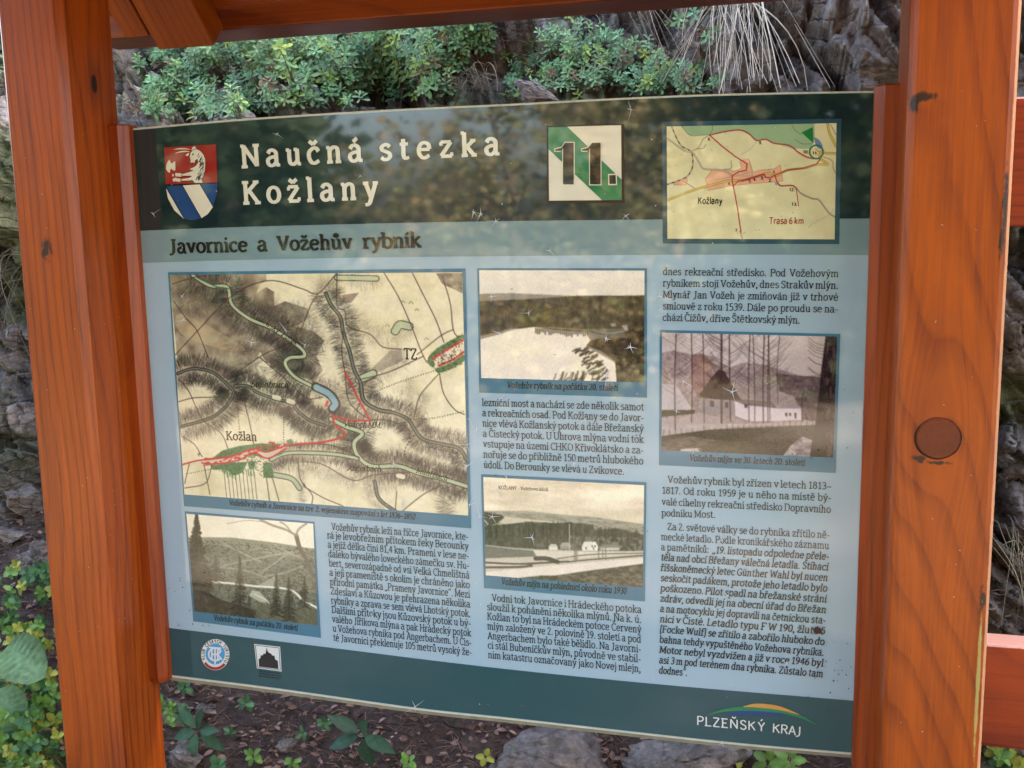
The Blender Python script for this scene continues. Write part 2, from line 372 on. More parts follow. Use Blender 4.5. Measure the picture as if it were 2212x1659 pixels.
'5': (4.6, '1.1 6.7 3.9 6.7|1.2 6.7 1.1 3.7|~1.1 3.8 2.4 4.2 3.7 3.5 4 2 3.3 .7 2 .2 .7 .7'),
'6': (4.8, '~3.7 6.6 2.2 5.9 1.1 4.2 .8 2.3 1.4 .7 2.6 .25 3.7 .9 4.1 2.2 3.5 3.5 2.4 3.9 1 3'),
'7': (4.5, '.6 6.7 4 6.7|~4 6.6 2.6 3.6 1.9 .2|_.65 6.7 .65 5.5'),
'8': (4.8, '@2.4 6.7 3.5 6.2 3.6 4.8 2.4 3.8 1.2 4.8 1.3 6.2|@2.4 3.8 3.8 3 4 1.3 2.4 .3 .8 1.3 1 3'),
'9': (4.8, '~1.1 .4 2.6 1.1 3.7 2.8 4 4.7 3.4 6.2 2.2 6.75 1.1 6.1 .7 4.8 1.3 3.5 2.4 3.1 3.8 4'),
'.': (2.3, '*1.1 .5 .62'), ',': (2.3, '*1.1 .5 .6|~1.4 .6 1.3 -.5 .6 -1.3'), ':': (2.3, '*1.1 .5 .6|*1.1 4.2 .6'),
'-': (3.2, '.5 2.5 2.7 2.5'), '–': (5.0, '.4 2.5 4.6 2.5'),
'„': (3.8, '~1.2 .9 1.1 -.3 .5 -1.1|~2.9 .9 2.8 -.3 2.2 -1.1'), '“': (3.8, '~.9 5.3 1 6.3 1.6 7.1|~2.6 5.3 2.7 6.3 3.3 7.1'),
'[': (3.0, '1.1 7.3 1.1 -1.3|1.1 7.2 2.5 7.2|1.1 -1.2 2.5 -1.2'), ']': (3.0, '1.8 7.3 1.8 -1.3|.4 7.2 1.8 7.2|.4 -1.2 1.8 -1.2'),
}
ACC = {'ˇ': '-1.3 1.2 0 .1|0 .1 1.3 1.2', '´': '-.5 .1 .8 1.3', '°': '@0 1.5 .75 .8 0 .1 -.75 .8', '¨': '*-.9 .6 .5|*.9 .6 .5', '˙': '*0 .75 .62'}
COMP = {}
for s, a, b in (('áéíóúýÁÍÝÚ', 'aeıouyAIYU', '´'), ('čěňřšžČĎĚŇŘŠŽ', 'cenrszCDENRSZ', 'ˇ'), ('ůŮ', 'uU', '°'), ('ü', 'u', '¨'), ('ij', 'ıȷ', '˙')):
    for p, q_ in zip(s, a): COMP[p] = (q_, b)

def catmull(P, closed=False, n=6):
    P = np.asarray(P, float)
    Q = np.vstack([P[-1], P, P[0], P[1]]) if closed else np.vstack([2 * P[0] - P[1], P, 2 * P[-1] - P[-2]])
    out = []
    t = np.linspace(0, 1, n, endpoint=False)[:, None]
    for i in range(1, len(Q) - 2):
        a, b, c, d = Q[i - 1], Q[i], Q[i + 1], Q[i + 2]
        out.append(0.5 * (2 * b + (c - a) * t + (2 * a - 5 * b + 4 * c - d) * t * t + (3 * b - a - 3 * c + d) * t ** 3))
    R = np.vstack(out)
    return np.vstack([R, R[:1]]) if closed else np.vstack([R, P[-1:]])

def ribbon(P, rx, ry, closed=False):
    P = np.asarray(P, float)
    d = np.diff(P, axis=0)
    if closed:
        dd = np.vstack([d[-1:], d]); dd2 = np.vstack([d, d[:1]])
    else:
        dd = np.vstack([d[:1], d]); dd2 = np.vstack([d, d[-1:]])
    dd = dd / (np.linalg.norm(dd, axis=1)[:, None] + 1e-9); dd2 = dd2 / (np.linalg.norm(dd2, axis=1)[:, None] + 1e-9)
    t = dd + dd2; t /= np.linalg.norm(t, axis=1)[:, None] + 1e-9
    nrm = np.stack([-t[:, 1], t[:, 0]], 1)
    cosh = np.clip((dd * t).sum(1), 0.5, 1)
    h = np.sqrt((rx * nrm[:, 0]) ** 2 + (ry * nrm[:, 1]) ** 2) / cosh
    A, B = P + nrm * h[:, None], P - nrm * h[:, None]
    V = np.empty((2 * len(P), 2)); V[0::2] = A; V[1::2] = B
    F = [(2 * i, 2 * i + 1, 2 * i + 3, 2 * i + 2) for i in range(len(P) - 1)]
    return V, F

_cache = {}
def glyph(ch, wt, serif, n):
    key = (ch, wt, serif, n)
    if key in _cache: return _cache[key]
    strokes = []
    def parse(s, ox=0, oy=0):
        for st in s.split('|'):
            k = st[0] if st[0] in '_~@*' else ''
            v = np.array([float(x) for x in st.lstrip('_~@*').split()])
            if k == '*': strokes.append(('*', v + np.array([ox, oy, 0]))); continue
            P = v.reshape(-1, 2) + (ox, oy)
            if k == '_' and not serif: continue
            if k in '~@' and k: P = catmull(P, k == '@', n)
            strokes.append((k, P))
    if ch in COMP:
        b, acc = COMP[ch]
        adv = GLY[b][0]; parse(GLY[b][1])
        cx = {'ı': 1.15, 'ȷ': 1.3}.get(b, adv / 2 - 0.05); oy = 7.6 if b.isupper() else 5.8
        parse(ACC[acc], cx, oy)
    else:
        adv = GLY[ch][0]; parse(GLY[ch][1])
    Vs, Fs, nv = [], [], 0
    rx, ry = wt / 2, wt * (0.36 if serif else 0.44)
    for j, (k, P) in enumerate(strokes):
        if k == '*':
            r = P[2] * (0.75 + wt * 0.28)
            a = np.linspace(0, 2 * np.pi, 9)[:-1]
            V = np.stack([P[0] + r * np.cos(a), P[1] + r * np.sin(a)], 1); F = [tuple(range(8))]
        else:
            if k == '_': V, F = ribbon(P, wt * 0.36, wt * 0.36)
            else: V, F = ribbon(P, rx, ry, k == '@')
        V = np.column_stack([V, np.full(len(V), j)])
        Vs.append(V); Fs += [tuple(i + nv for i in f) for f in F]; nv += len(V)
    _cache[key] = (adv, np.vstack(Vs), Fs)
    return _cache[key]

def put_text(mb, s, p0, p1, size, wt=1.0, serif=True, slant=0.0, depth=-0.0012, kx=1.0, track=False, n=5, fit='just', c=None):
    """s from p0 to p1 (points on the panel in metres along its baseline); size = x-height in metres"""
    p0, p1 = np.asarray(p0, float), np.asarray(p1, float)
    W = np.linalg.norm(p1 - p0); ux = (p1 - p0) / W; uy = np.array([-ux[1], ux[0]])
    u = size / 5.0
    adv = [0 if ch == ' ' else glyph(ch, wt, serif, n)[0] for ch in s]
    nsp = s.count(' '); L = sum(adv) * u; extra = 0.0
    if track:
        sp = 3.2 * u; extra = (W - L * kx - nsp * sp) / max(1, len(s) - 1)
    else:
        sp = (W - L * kx) / nsp if nsp else 0
        lo, hi = 1.5 * u, 5.2 * u
        if nsp == 0: kx = W / L
        elif sp < lo: kx = (W - lo * nsp) / L; sp = lo
        elif sp > hi: kx = (W - hi * nsp) / L; sp = hi
    x = 0.0
    for ch, a in zip(s, adv):
        if ch == ' ': x += sp + extra; continue
        _, V, F = glyph(ch, wt, serif, n)
        gx = x + (V[:, 0] + slant * V[:, 1]) * u * kx; gy = V[:, 1] * u
        P = p0 + np.outer(gx, ux) + np.outer(gy, uy)
        mb.add(np.column_stack([P[:, 0], np.full(len(P), depth) - V[:, 2] * 6e-6, P[:, 1]]), F, c)
        x += a * u * kx + extra
# ------------------------------------------------------------------ printed pictures (maps and old photographs on the panel)
def homog(src, dst):
    A = []
    for (x, y), (u, v) in zip(src, dst):
        A.append([x, y, 1, 0, 0, 0, -u * x, -u * y, -u]); A.append([0, 0, 0, x, y, 1, -v * x, -v * y, -v])
    _, _, vt = np.linalg.svd(np.array(A)); return vt[-1].reshape(3, 3)
def hmap(H, P):
    P = np.asarray(P, float).reshape(-1, 2)
    q = np.column_stack([P, np.ones(len(P))]) @ H.T
    return q[:, :2] / q[:, 2:]

class Pic:
    """a small print painted into a grid of points; shapes are given in the units of the survey drawing of that print"""
    def __init__(s, corners, w, h, base, seed=1):
        s.w, s.h = w, h
        s.H = homog(corners, [(0, 0), (w - 1, 0), (w - 1, h - 1), (0, h - 1)])
        s.px = (w - 1) / np.linalg.norm(np.subtract(corners[1], corners[0]))
        s.a = np.tile(np.array(base, float), (h, w, 1))
        s.X, s.Y = np.meshgrid(np.arange(w, dtype=float), np.arange(h, dtype=float))
        s.r = np.random.default_rng(seed); s.seed = seed
    def n(s, sx, sy=None, oct=4, k=0):
        sy = sy or sx
        return np.clip((fbm(np.stack([s.X / sx, s.Y / sy, np.full_like(s.X, 3.7 * k)], -1), oct, s.seed + k) - .5) * 2.0 + .5, 0, 1)
    def blend(s, mk, c):
        mk = np.clip(mk, 0, 1)[..., None]; s.a = s.a * (1 - mk) + np.asarray(c, float) * mk
    def pmask(s, pts, smooth=False):
        P = hmap(s.H, catmull(pts, True, 5) if smooth else pts)
        acc = np.zeros((s.h, s.w))
        for ox, oy in ((-.25, -.25), (.25, .25), (-.25, .25), (.25, -.25)):
            ins = np.zeros((s.h, s.w), bool); x, y = s.X + ox, s.Y + oy
            j = len(P) - 1
            for i in range(len(P)):
                (xi, yi), (xj, yj) = P[i], P[j]
                if yi != yj: ins ^= ((yi > y) != (yj > y)) & (x < (xj - xi) * (y - yi) / (yj - yi) + xi)
                j = i
            acc += ins * 0.25
        return acc
    def poly(s, pts, c, al=1.0, smooth=False, tex=None):
        mk = s.pmask(pts, smooth) * al
        if tex is not None: mk = mk * tex
        s.blend(mk, c)
    def dist(s, pts, smooth=True, pad=None, closed=False):
        """distance to a line, run along it, side; optionally only near it"""
        P = hmap(s.H, catmull(pts, closed, 6) if smooth and len(pts) > 2 else pts)
        D = np.full((s.h, s.w), 1e9); R = np.zeros((s.h, s.w)); run = 0.0
        pad = pad or 1e6
        for a, b in zip(P[:-1], P[1:]):
            x0, x1 = int(max(0, min(a[0], b[0]) - pad)), int(min(s.w, max(a[0], b[0]) + pad + 1))
            y0, y1 = int(max(0, min(a[1], b[1]) - pad)), int(min(s.h, max(a[1], b[1]) + pad + 1))
            d = b - a; l2 = d @ d + 1e-9
            if x1 > x0 and y1 > y0:
                xx, yy = s.X[y0:y1, x0:x1] - a[0], s.Y[y0:y1, x0:x1] - a[1]
                t = np.clip((xx * d[0] + yy * d[1]) / l2, 0, 1)
                dd = np.hypot(xx - t * d[0], yy - t * d[1])
                S = D[y0:y1, x0:x1]; mk = dd < S
                S[mk] = dd[mk]; R[y0:y1, x0:x1][mk] = (run + t * math.sqrt(l2))[mk]
            run += math.sqrt(l2)
        return D, R
    def line(s, pts, wd, c, al=1.0, smooth=True, dash=None, closed=False):
        wd = wd * s.px
        D, R = s.dist(pts, smooth, wd + 2, closed)
        mk = np.clip(wd / 2 - D + 0.5, 0, min(1, max(wd, .35))) * al
        if dash: mk = mk * (np.mod(R / s.px, dash) < dash * 0.55)
        s.blend(mk, c)
    def hach(s, pts, reach, c, al=0.7, pitch=9, one=0.0):
        al *= 0.72
        reach *= s.px
        D, R = s.dist(pts, True, reach * 1.6)
        wob = s.n(5, k=5)
        lines = 0.5 + 0.5 * np.sin(2 * np.pi * R / (pitch * s.px) + 5 * wob)
        fall = np.exp(-(D / reach) ** 2 * 2.4) * (D < reach * 1.6)
        s.blend(al * fall * (0.30 + 0.70 * (lines > 0.5)) * (0.35 + 1.15 * wob), c)
    def conifer(s, x, y0, y1, wd, c, al=0.9):
        s.line([(x, y0), (x + 4, y1)], wd * 0.05, c, al, False)
        nb = max(8, int((y1 - y0) / 9))
        for i in range(nb):
            t = (i + 0.6) / nb; y = y0 + (y1 - y0) * t
            for sg in (-1, 1):
                L = wd * 0.5 * t * s.r.uniform(0.55, 1.15)
                s.line([(x, y), (x + sg * L, y + L * s.r.uniform(0.15, 0.6))], wd * 0.09, c, al * s.r.uniform(.6, 1), False)
    def tree(s, x, y0, y1, wd, c, nb=14, al=0.8):
        s.line([(x, y1), (x + s.r.uniform(-8, 8), (y0 + y1) / 2), (x + s.r.uniform(-14, 14), y0)], wd, c, al)
        for i in range(nb):
            y = y0 + (y1 - y0) * s.r.uniform(0.02, 0.75); L = (y1 - y0) * s.r.uniform(.10, .26); sg = s.r.choice((-1, 1))
            s.line([(x, y), (x + sg * L * .6, y - L * .35), (x + sg * L, y - L * .75)], wd * 0.3, c, al * .55)
    def tick(s, a, b, wd, c, al):
        P = hmap(s.H, [a, b]); wd *= s.px; d = P[1] - P[0]; l2 = d @ d + 1e-9
        x0, x1 = int(max(0, P[:, 0].min() - 2)), int(min(s.w, P[:, 0].max() + 3)); y0, y1 = int(max(0, P[:, 1].min() - 2)), int(min(s.h, P[:, 1].max() + 3))
        if x1 <= x0 or y1 <= y0: return
        xx, yy = s.X[y0:y1, x0:x1] - P[0, 0], s.Y[y0:y1, x0:x1] - P[0, 1]; t = np.clip((xx * d[0] + yy * d[1]) / l2, 0, 1)
        mk = (np.clip(wd / 2 * (1 - .6 * t) - np.hypot(xx - t * d[0], yy - t * d[1]) + .5, 0, 1) * al)[..., None]
        s.a[y0:y1, x0:x1] = s.a[y0:y1, x0:x1] * (1 - mk) + np.asarray(c, float) * mk
    def ticks(s, pts, n, near, far, c, al=.6, wd=3.2):
        n = int(n * .5); al *= .72; far *= .8
        C = catmull(pts, False, 10); D = np.gradient(C, axis=0); D /= np.linalg.norm(D, axis=1)[:, None] + 1e-9
        for k in range(n):
            i = s.r.integers(len(C)); sg = s.r.choice((-1, 1)); nv = np.array([-D[i, 1], D[i, 0]]) * sg + D[i] * s.r.normal() * .25
            a = C[i] + D[i] * s.r.uniform(-12, 12) + nv * s.r.uniform(near, near + (far - near) * .7); L = s.r.uniform(18, 48)
            s.tick(a, a + nv * L, wd, c, al * s.r.uniform(.5, 1))
    def soften(s, k=1):
        for _ in range(k):
            q = np.pad(s.a, ((1, 1), (1, 1), (0, 0)), 'edge'); s.a = (q[:-2, 1:-1] + q[2:, 1:-1] + q[1:-1, :-2] + q[1:-1, 2:] + 2 * q[1:-1, 1:-1]) / 6
    def grain(s, amt=8):
        amt *= .7
        if amt > 5.7: s.a = (s.a - 128) * 1.14 + 134
        if amt > 5.7: s.soften(1); s.a += (s.n(2.2, 2.2, 2, 21)[..., None] - .5) * 12
        s.a += (s.r.random((s.h, s.w, 1)) - 0.5) * amt * 2
    def build(s, name, quad, mat, parent, depth):
        """quad: the four corners on the panel (metres), TL TR BR BL"""
        Hq = homog([(0, 0), (s.w - 1, 0), (s.w - 1, s.h - 1), (0, s.h - 1)], quad)
        P = hmap(Hq, np.column_stack([s.X.ravel(), s.Y.ravel()]))
        V = np.column_stack([P[:, 0], np.full(len(P), depth), P[:, 1]])
        i = (np.arange(s.h - 1)[:, None] * s.w + np.arange(s.w - 1)[None, :]).ravel()
        F = np.stack([i, i + s.w, i + s.w + 1, i + 1], 1)
        return mesh(name, V, F, mat, parent, False, lin(np.clip(s.a, 0, 255)).reshape(-1, 3))

def paint_military_map():
    p = Pic([(25, 72), (1888, 55), (1925, 1605), (118, 1470)], 430, 345, (238, 223, 184), 3)
    p.a += (p.n(40, k=1)[..., None] - 0.5) * np.array([26, 26, 34]); p.a += (p.n(6, k=2)[..., None] - 0.5) * 16
    BR, DK = (64, 52, 50), (48, 42, 42)
    # woods
    wood1 = [(20, 60), (640, 60), (640, 110), (600, 130), (575, 190), (640, 150), (690, 180), (690, 270), (760, 240), (900, 285), (920, 340), (820, 400), (940, 430), (1010, 490), (960, 590), (1000, 680), (930, 740), (760, 700), (650, 650), (600, 560), (540, 690), (400, 740), (240, 680), (75, 640)]
    p.poly(wood1, (112, 94, 80), 0.62, tex=0.55 + 0.9 * p.n(14, k=3))
    p.poly([(60, 360), (130, 330), (480, 520), (430, 560), (130, 470)], (205, 180, 138), 0.6, True)
    p.poly([(1120, 200), (1230, 185), (1180, 250), (1130, 255)], (120, 100, 85), 0.7)
    p.poly([(1720, 60), (1890, 60), (1890, 190), (1760, 130)], (110, 92, 80), 0.7, tex=0.5 + p.n(10, k=4))
    p.poly([(1420, 560), (1500, 545), (1510, 620), (1330, 700), (1230, 740), (1320, 660)], (150, 132, 118), 0.6)
    V1 = [(170, 75), (280, 140), (390, 150), (420, 260), (530, 350), (650, 400), (750, 460), (860, 540), (880, 590), (790, 600), (760, 640), (820, 720), (930, 780)]
    V2 = [(1020, 190), (1050, 260), (1110, 340), (1130, 440), (1170, 560), (1200, 680), (1240, 760), (1260, 870), (1350, 930), (1450, 950), (1540, 990), (1580, 1050), (1640, 1120), (1760, 1150), (1870, 1180), (1920, 1260)]
    V3 = [(1050, 990), (1150, 1040), (1250, 1080), (1200, 1140), (1220, 1220), (1310, 1290), (1480, 1290), (1600, 1330), (1760, 1370), (1920, 1420)]
    V4 = [(670, 1250), (760, 1210), (900, 1205), (1080, 1215), (1220, 1240)]
    V5 = [(75, 700), (170, 670), (290, 690), (380, 760), (430, 820), (390, 900), (310, 970), (220, 1005), (90, 1040)]
    V6 = [(440, 780), (520, 780), (580, 820), (690, 860), (800, 890), (840, 940), (920, 1000), (1010, 1030)]
    for v, r, a in ((V1, 130, .8), (V2, 115, .62), (V3, 110, .75), (V5, 120, .72), (V6, 120, .78), (V4, 60, .45)):
        p.hach(v, r, BR, a, 10)
    for v, r, a in (([(650, 290), (760, 330), (870, 320), (960, 520)], 110, .7), ([(120, 240), (330, 260), (480, 500), (560, 640)], 140, .6), ([(960, 790), (1080, 800), (1130, 900), (1080, 980)], 70, .85), ([(1000, 130), (1200, 110), (1340, 110)], 60, .45),
                    ([(1180, 330), (1260, 420), (1330, 470)], 70, .4), ([(1450, 460), (1560, 430)], 60, .45), ([(1440, 560), (1500, 640), (1330, 720)], 60, .4), ([(1270, 1180), (1320, 1250), (1500, 1230), (1700, 1310), (1920, 1360)], 70, .8),
                    ([(1300, 1400), (1500, 1360), (1750, 1390)], 90, .7), ([(680, 1310), (780, 1270), (900, 1290), (1180, 1380)], 70, .6), ([(860, 1330), (870, 1500)], 40, .6), ([(1780, 1590), (1790, 1490), (1920, 1440)], 75, .95),
                    ([(100, 790), (200, 730), (330, 760)], 50, .4), ([(450, 900), (620, 930), (780, 930), (860, 1030), (1000, 1090)], 80, .55), ([(1560, 1050), (1700, 1170), (1900, 1120)], 80, .6), ([(1550, 760), (1570, 900)], 60, .4), ([(1300, 1480), (1380, 1580)], 60, .5), ([(760, 560), (720, 640), (860, 760)], 60, .6), ([(1650, 850), (1620, 960)], 50, .35)):
        p.hach(v, r, BR, a, 9)
        for v, k_, f_ in ((V1, 420, 150), (V2, 380, 130), (V3, 360, 130), (V5, 340, 130), (V6, 340, 140), (V4, 120, 80)): p.ticks(v, k_, 14, f_, DK, .62)
    for v, k_, f_ in (([(650, 290), (760, 330), (870, 320), (960, 520)], 160, 90), ([(120, 240), (330, 260), (480, 500), (560, 640)], 260, 160), ([(1270, 1180), (1320, 1250), (1500, 1230), (1700, 1310), (1920, 1360)], 220, 90), ([(1300, 1400), (1500, 1360), (1750, 1390)], 160, 100), ([(680, 1310), (780, 1270), (900, 1290), (1180, 1380)], 160, 90), ([(450, 900), (620, 930), (780, 930), (860, 1030), (1000, 1090)], 220, 110), ([(1780, 1590), (1790, 1490), (1920, 1440)], 120, 70), ([(960, 790), (1080, 800), (1130, 900), (1080, 980)], 160, 70), ([(1180, 330), (1260, 420), (1330, 470), (1450, 460), (1560, 430)], 140, 80), ([(1000, 130), (1200, 110), (1340, 110)], 90, 70), ([(100, 790), (200, 730), (330, 760)], 90, 70), ([(1560, 1050), (1700, 1170), (1900, 1120)], 140, 90), ([(1440, 560), (1500, 640), (1330, 720)], 90, 60), ([(1300, 830), (1500, 860), (1650, 900)], 120, 90)): p.ticks(v, k_, 4, f_, BR, .55)
    gr = (192, 200, 158)
    for v, wd in ((V1, 18), (V3, 21), (V4, 17), ([(1240, 760), (1260, 870), (1350, 930), (1430, 945)], 17), ([(1230, 740), (1320, 700)], 40), ([(1090, 90), (1340, 95)], 26), ([(690, 1345), (800, 1370), (850, 1430)], 26), ([(1460, 430), (1490, 390), (1550, 400)], 40)):
        p.line(v, wd + 14, DK, .8); p.line(v, wd, gr, .95)
    for v, wd in ((V2, 26), (V5, 24), (V6, 24), ([(1330, 1390), (1360, 1500), (1480, 1590)], 26)):
        p.line(v, wd, DK, .9); p.line(v, wd * .35, (170, 175, 140), .8); p.line(v, 4, (70, 80, 78), .8)
    p.line([(200, 90), (330, 150), (400, 160)], 9, (60, 110, 96), .9); p.line([(430, 240), (440, 180), (470, 90)], 9, (70, 105, 90), .8)
    p.line([(955, 785), (1040, 830), (1083, 890), (1060, 925)], 62, DK, .8); p.line([(958, 788), (1040, 832), (1078, 890), (1062, 920)], 38, (146, 174, 180), 1)
    for x, y in ((690, 850), (780, 875), (620, 640), (1480, 1350)): p.line([(x, y), (x + 30, y + 8)], 30, (238, 224, 190), .9)
    # tracks
    rd = (70, 46, 44)
    for q in ([(40, 130), (170, 90), (260, 75)], [(50, 240), (130, 350), (200, 430), (270, 600)], [(60, 580), (200, 430), (340, 280), (430, 200), (560, 130), (700, 110), (880, 165), (970, 190), (1090, 60)], [(970, 190), (920, 270), (860, 420), (800, 500), (640, 570), (500, 660), (440, 700)], [(1090, 60), (1090, 270), (1140, 300), (1160, 400), (1300, 450), (1380, 530), (1500, 545)],
              [(1390, 60), (1480, 210), (1560, 390), (1650, 610), (1700, 640)], [(1570, 60), (1640, 200), (1720, 360), (1770, 500)], [(1760, 80), (1810, 250), (1830, 420), (1870, 480)], [(1600, 580), (1750, 460), (1830, 420)], [(1740, 700), (1620, 840), (1580, 980)], [(1740, 690), (1770, 830), (1840, 930), (1900, 960)],
              [(1140, 690), (1120, 560), (1130, 430)], [(1140, 690), (1160, 860), (1220, 940), (1300, 995)], [(1300, 995), (1420, 1000), (1540, 1050), (1550, 1110)], [(600, 600), (720, 700), (820, 790), (900, 860), (1000, 850)], [(80, 730), (150, 820), (230, 990), (350, 1080), (400, 1190)], [(80, 880), (180, 855), (330, 850), (400, 840)],
              [(100, 1100), (180, 1150), (230, 1230)], [(150, 1270), (120, 1400)], [(120, 1430), (250, 1400), (290, 1300)], [(240, 1270), (280, 1470)], [(490, 850), (530, 1000), (560, 1150)], [(840, 1260), (860, 1380), (930, 1470), (930, 1530)], [(880, 1420), (1000, 1490), (1130, 1545)],
              [(680, 1370), (720, 1510)], [(640, 1360), (660, 1510)], [(860, 1260), (1000, 1280), (1190, 1380), (1330, 1345), (1550, 1330)], [(780, 1160), (1000, 1150), (1120, 1180), (1230, 1240)], [(1230, 740), (1420, 690), (1640, 590)], [(1460, 1590), (1470, 1450)], [(1500, 1580), (1640, 1470), (1760, 1410)], [(1240, 880), (1215, 940)]):
        p.line(q, 7, rd, .8)
    for q in ([(1300, 830), (1500, 750), (1720, 680)], [(1540, 990), (1700, 985), (1900, 940)], [(450, 880), (470, 1060)], [(750, 900), (750, 1130)], [(130, 1340), (280, 1310)], [(300, 740), (330, 860)]): p.line(q, 7, rd, .7, dash=16)
    p.line([(1560, 1110), (1520, 1220), (1640, 1290), (1920, 1370)], 8, (60, 40, 40), .8, dash=22)
    # gardens, town and the red route
    G, RED = (78, 122, 74), (196, 44, 46)
    p.poly([(280, 1250), (360, 1190), (470, 1160), (600, 1145), (720, 1150), (765, 1165), (740, 1215), (660, 1240), (500, 1215), (380, 1245)], G, .95)
    p.poly([(280, 1275), (520, 1262), (490, 1330), (440, 1350), (380, 1312), (290, 1310)], G, .95)
    p.poly([(620, 1268), (672, 1268), (690, 1365), (620, 1365)], G, .95); p.poly([(520, 1260), (570, 1260), (560, 1310), (530, 1310)], G, .9)
    p.poly([(770, 1125), (800, 1115), (815, 1145), (775, 1150)], G, .8)
    p.blend(p.pmask([(280, 1250), (360, 1190), (600, 1145), (765, 1165), (660, 1240), (690, 1365), (620, 1365), (520, 1262), (440, 1350), (290, 1310)]) * (p.n(2.2, k=9) > .56) * .5, (38, 64, 40))
    for x in range(370, 570, 24): p.line([(x, 1330), (x + 18, 1500)], 5, (70, 66, 50), .75, False)
    for x in range(370, 560, 17): p.line([(x, 1310), (x + 6, 1310 + p.r.uniform(10, 70))], 9, G, .8, False)
    p.line([(235, 1262), (330, 1262), (440, 1235), (560, 1195), (650, 1218), (750, 1170)], 40, (226, 200, 176), .95)
    for q in ([(105, 1280), (200, 1255), (300, 1245), (420, 1225), (560, 1180), (640, 1200), (760, 1160), (830, 1150)], [(230, 1270), (330, 1275), (470, 1250), (560, 1205), (650, 1240), (760, 1180)], [(250, 1245), (320, 1240), (400, 1235)]): p.line(q, 11, RED, .95)
    for i in range(70):
        t = p.r.uniform(0, 1); x = 240 + 520 * t; y = 1262 - 95 * t + p.r.uniform(-26, 26) + 20 * math.sin(t * 6)
        p.line([(x, y), (x + 12, y - 4)], 9, RED, .85, False)
    p.line([(830, 1150), (980, 1140), (1110, 1110), (1137, 1080), (1080, 1030), (1060, 972)], 14, RED, .95); p.line([(1060, 970), (1180, 1000), (1300, 1000)], 13, RED, .95, False); p.line([(1300, 1000), (1230, 870), (1140, 690)], 13, RED, .95, False)
    p.poly([(1690, 600), (1760, 550), (1890, 480), (1895, 570), (1740, 660)], (236, 214, 190), .95)
    p.line([(1695, 640), (1690, 600), (1760, 540), (1890, 470)], 34, G, .95); p.line([(1700, 610), (1770, 560), (1890, 490)], 15, RED, .9); p.line([(1740, 680), (1820, 650), (1895, 600)], 34, G, .95); p.line([(1740, 650), (1830, 610), (1895, 565)], 15, RED, .9)
    p.blend(p.pmask([(1660, 620), (1690, 560), (1890, 440), (1895, 640), (1740, 710)]) * (p.n(2.2, k=11) > .58) * .5, (50, 50, 34))
    p.line([(1030, 880), (1020, 905)], 18, RED, .8, False)
    for x, y in ((1510, 250), (1560, 255), (1600, 300), (1410, 400), (1660, 485)): p.line([(x - 12, y), (x, y - 12), (x + 12, y)], 5, (110, 105, 70), .8)
    for x, y in ((1760, 605), (1820, 590), (1850, 1310), (930, 1120), (880, 1410), (210, 1215)):
        p.line([(x - 8, y), (x + 8, y)], 5, DK, .9, False); p.line([(x, y - 12), (x, y + 12)], 5, DK, .9, False)
    p.grain(7)
    return p

def paint_valley():
    p = Pic([(78, 82), (972, 152), (1003, 870), (135, 770)], 240, 205, (236, 222, 196), 5)
    g = p.n(30, 10, k=1)
    p.poly([(60, 245), (400, 250), (700, 285), (1010, 335), (1020, 900), (100, 900)], (142, 140, 118), 1)
    p.poly([(60, 300), (300, 300), (560, 350), (800, 380), (1010, 420), (1020, 900), (100, 900)], (112, 114, 96), .8, tex=0.5 + p.n(8, k=2))
    p.blend(p.pmask([(60, 250), (1010, 330), (1020, 900), (100, 900)]) * (p.n(3, 2, 3, 3) - .45) * 1.6, (62, 64, 52))
    for q in ([(330, 450), (560, 400), (820, 350)], [(600, 500), (700, 430), (800, 365), (900, 400)], [(320, 460), (480, 480), (640, 530)], [(640, 520), (760, 500), (900, 450)], [(350, 300), (600, 420)], [(700, 300), (810, 360)]): p.line(q, 12, (176, 174, 152), .55)
    p.poly([(580, 590), (700, 520), (740, 600)], (168, 168, 148), .7)
    p.line([(250, 560), (420, 575), (560, 592), (800, 615), (900, 690), (1000, 745)], 16, (226, 220, 200), .95)
    p.poly([(540, 620), (590, 630), (640, 680), (640, 730), (520, 660)], (190, 186, 164), .8); p.line([(560, 650), (640, 690), (680, 750)], 9, (225, 220, 200), .8)
    p.poly([(90, 430), (230, 450), (260, 560), (240, 640), (330, 690), (560, 760), (620, 830), (130, 790)], (66, 60, 46), .9, tex=.6 + .7 * p.n(7, k=5))
    p.poly([(580, 700), (1000, 760), (1005, 880), (560, 830)], (96, 94, 74), .8, tex=.5 + p.n(6, k=6))
    D = (50, 48, 38)
    p.conifer(150, 85, 620, 230, D, .85); p.conifer(285, 370, 560, 120, D, .6); p.conifer(455, 380, 800, 130, D, .7); p.conifer(712, 500, 800, 100, D, .8); p.conifer(800, 530, 830, 120, D, .75); p.conifer(910, 520, 740, 90, D, .75); p.conifer(520, 660, 820, 90, D, .6)
    B = (150, 138, 116)
    p.line([(985, 600), (940, 440), (880, 330), (852, 235)], 30, (104, 98, 84), .95); p.line([(852, 235), (780, 195), (690, 165), (600, 125)], 17, B, .9); p.line([(852, 235), (870, 190), (925, 150)], 14, B, .9); p.line([(820, 215), (780, 165), (740, 140)], 11, B, .8); p.line([(640, 140), (500, 130), (365, 152)], 6, B, .7); p.line([(905, 400), (800, 365), (700, 310)], 9, B, .5); p.line([(985, 560), (900, 460)], 12, B, .5)
    p.grain(11); return p

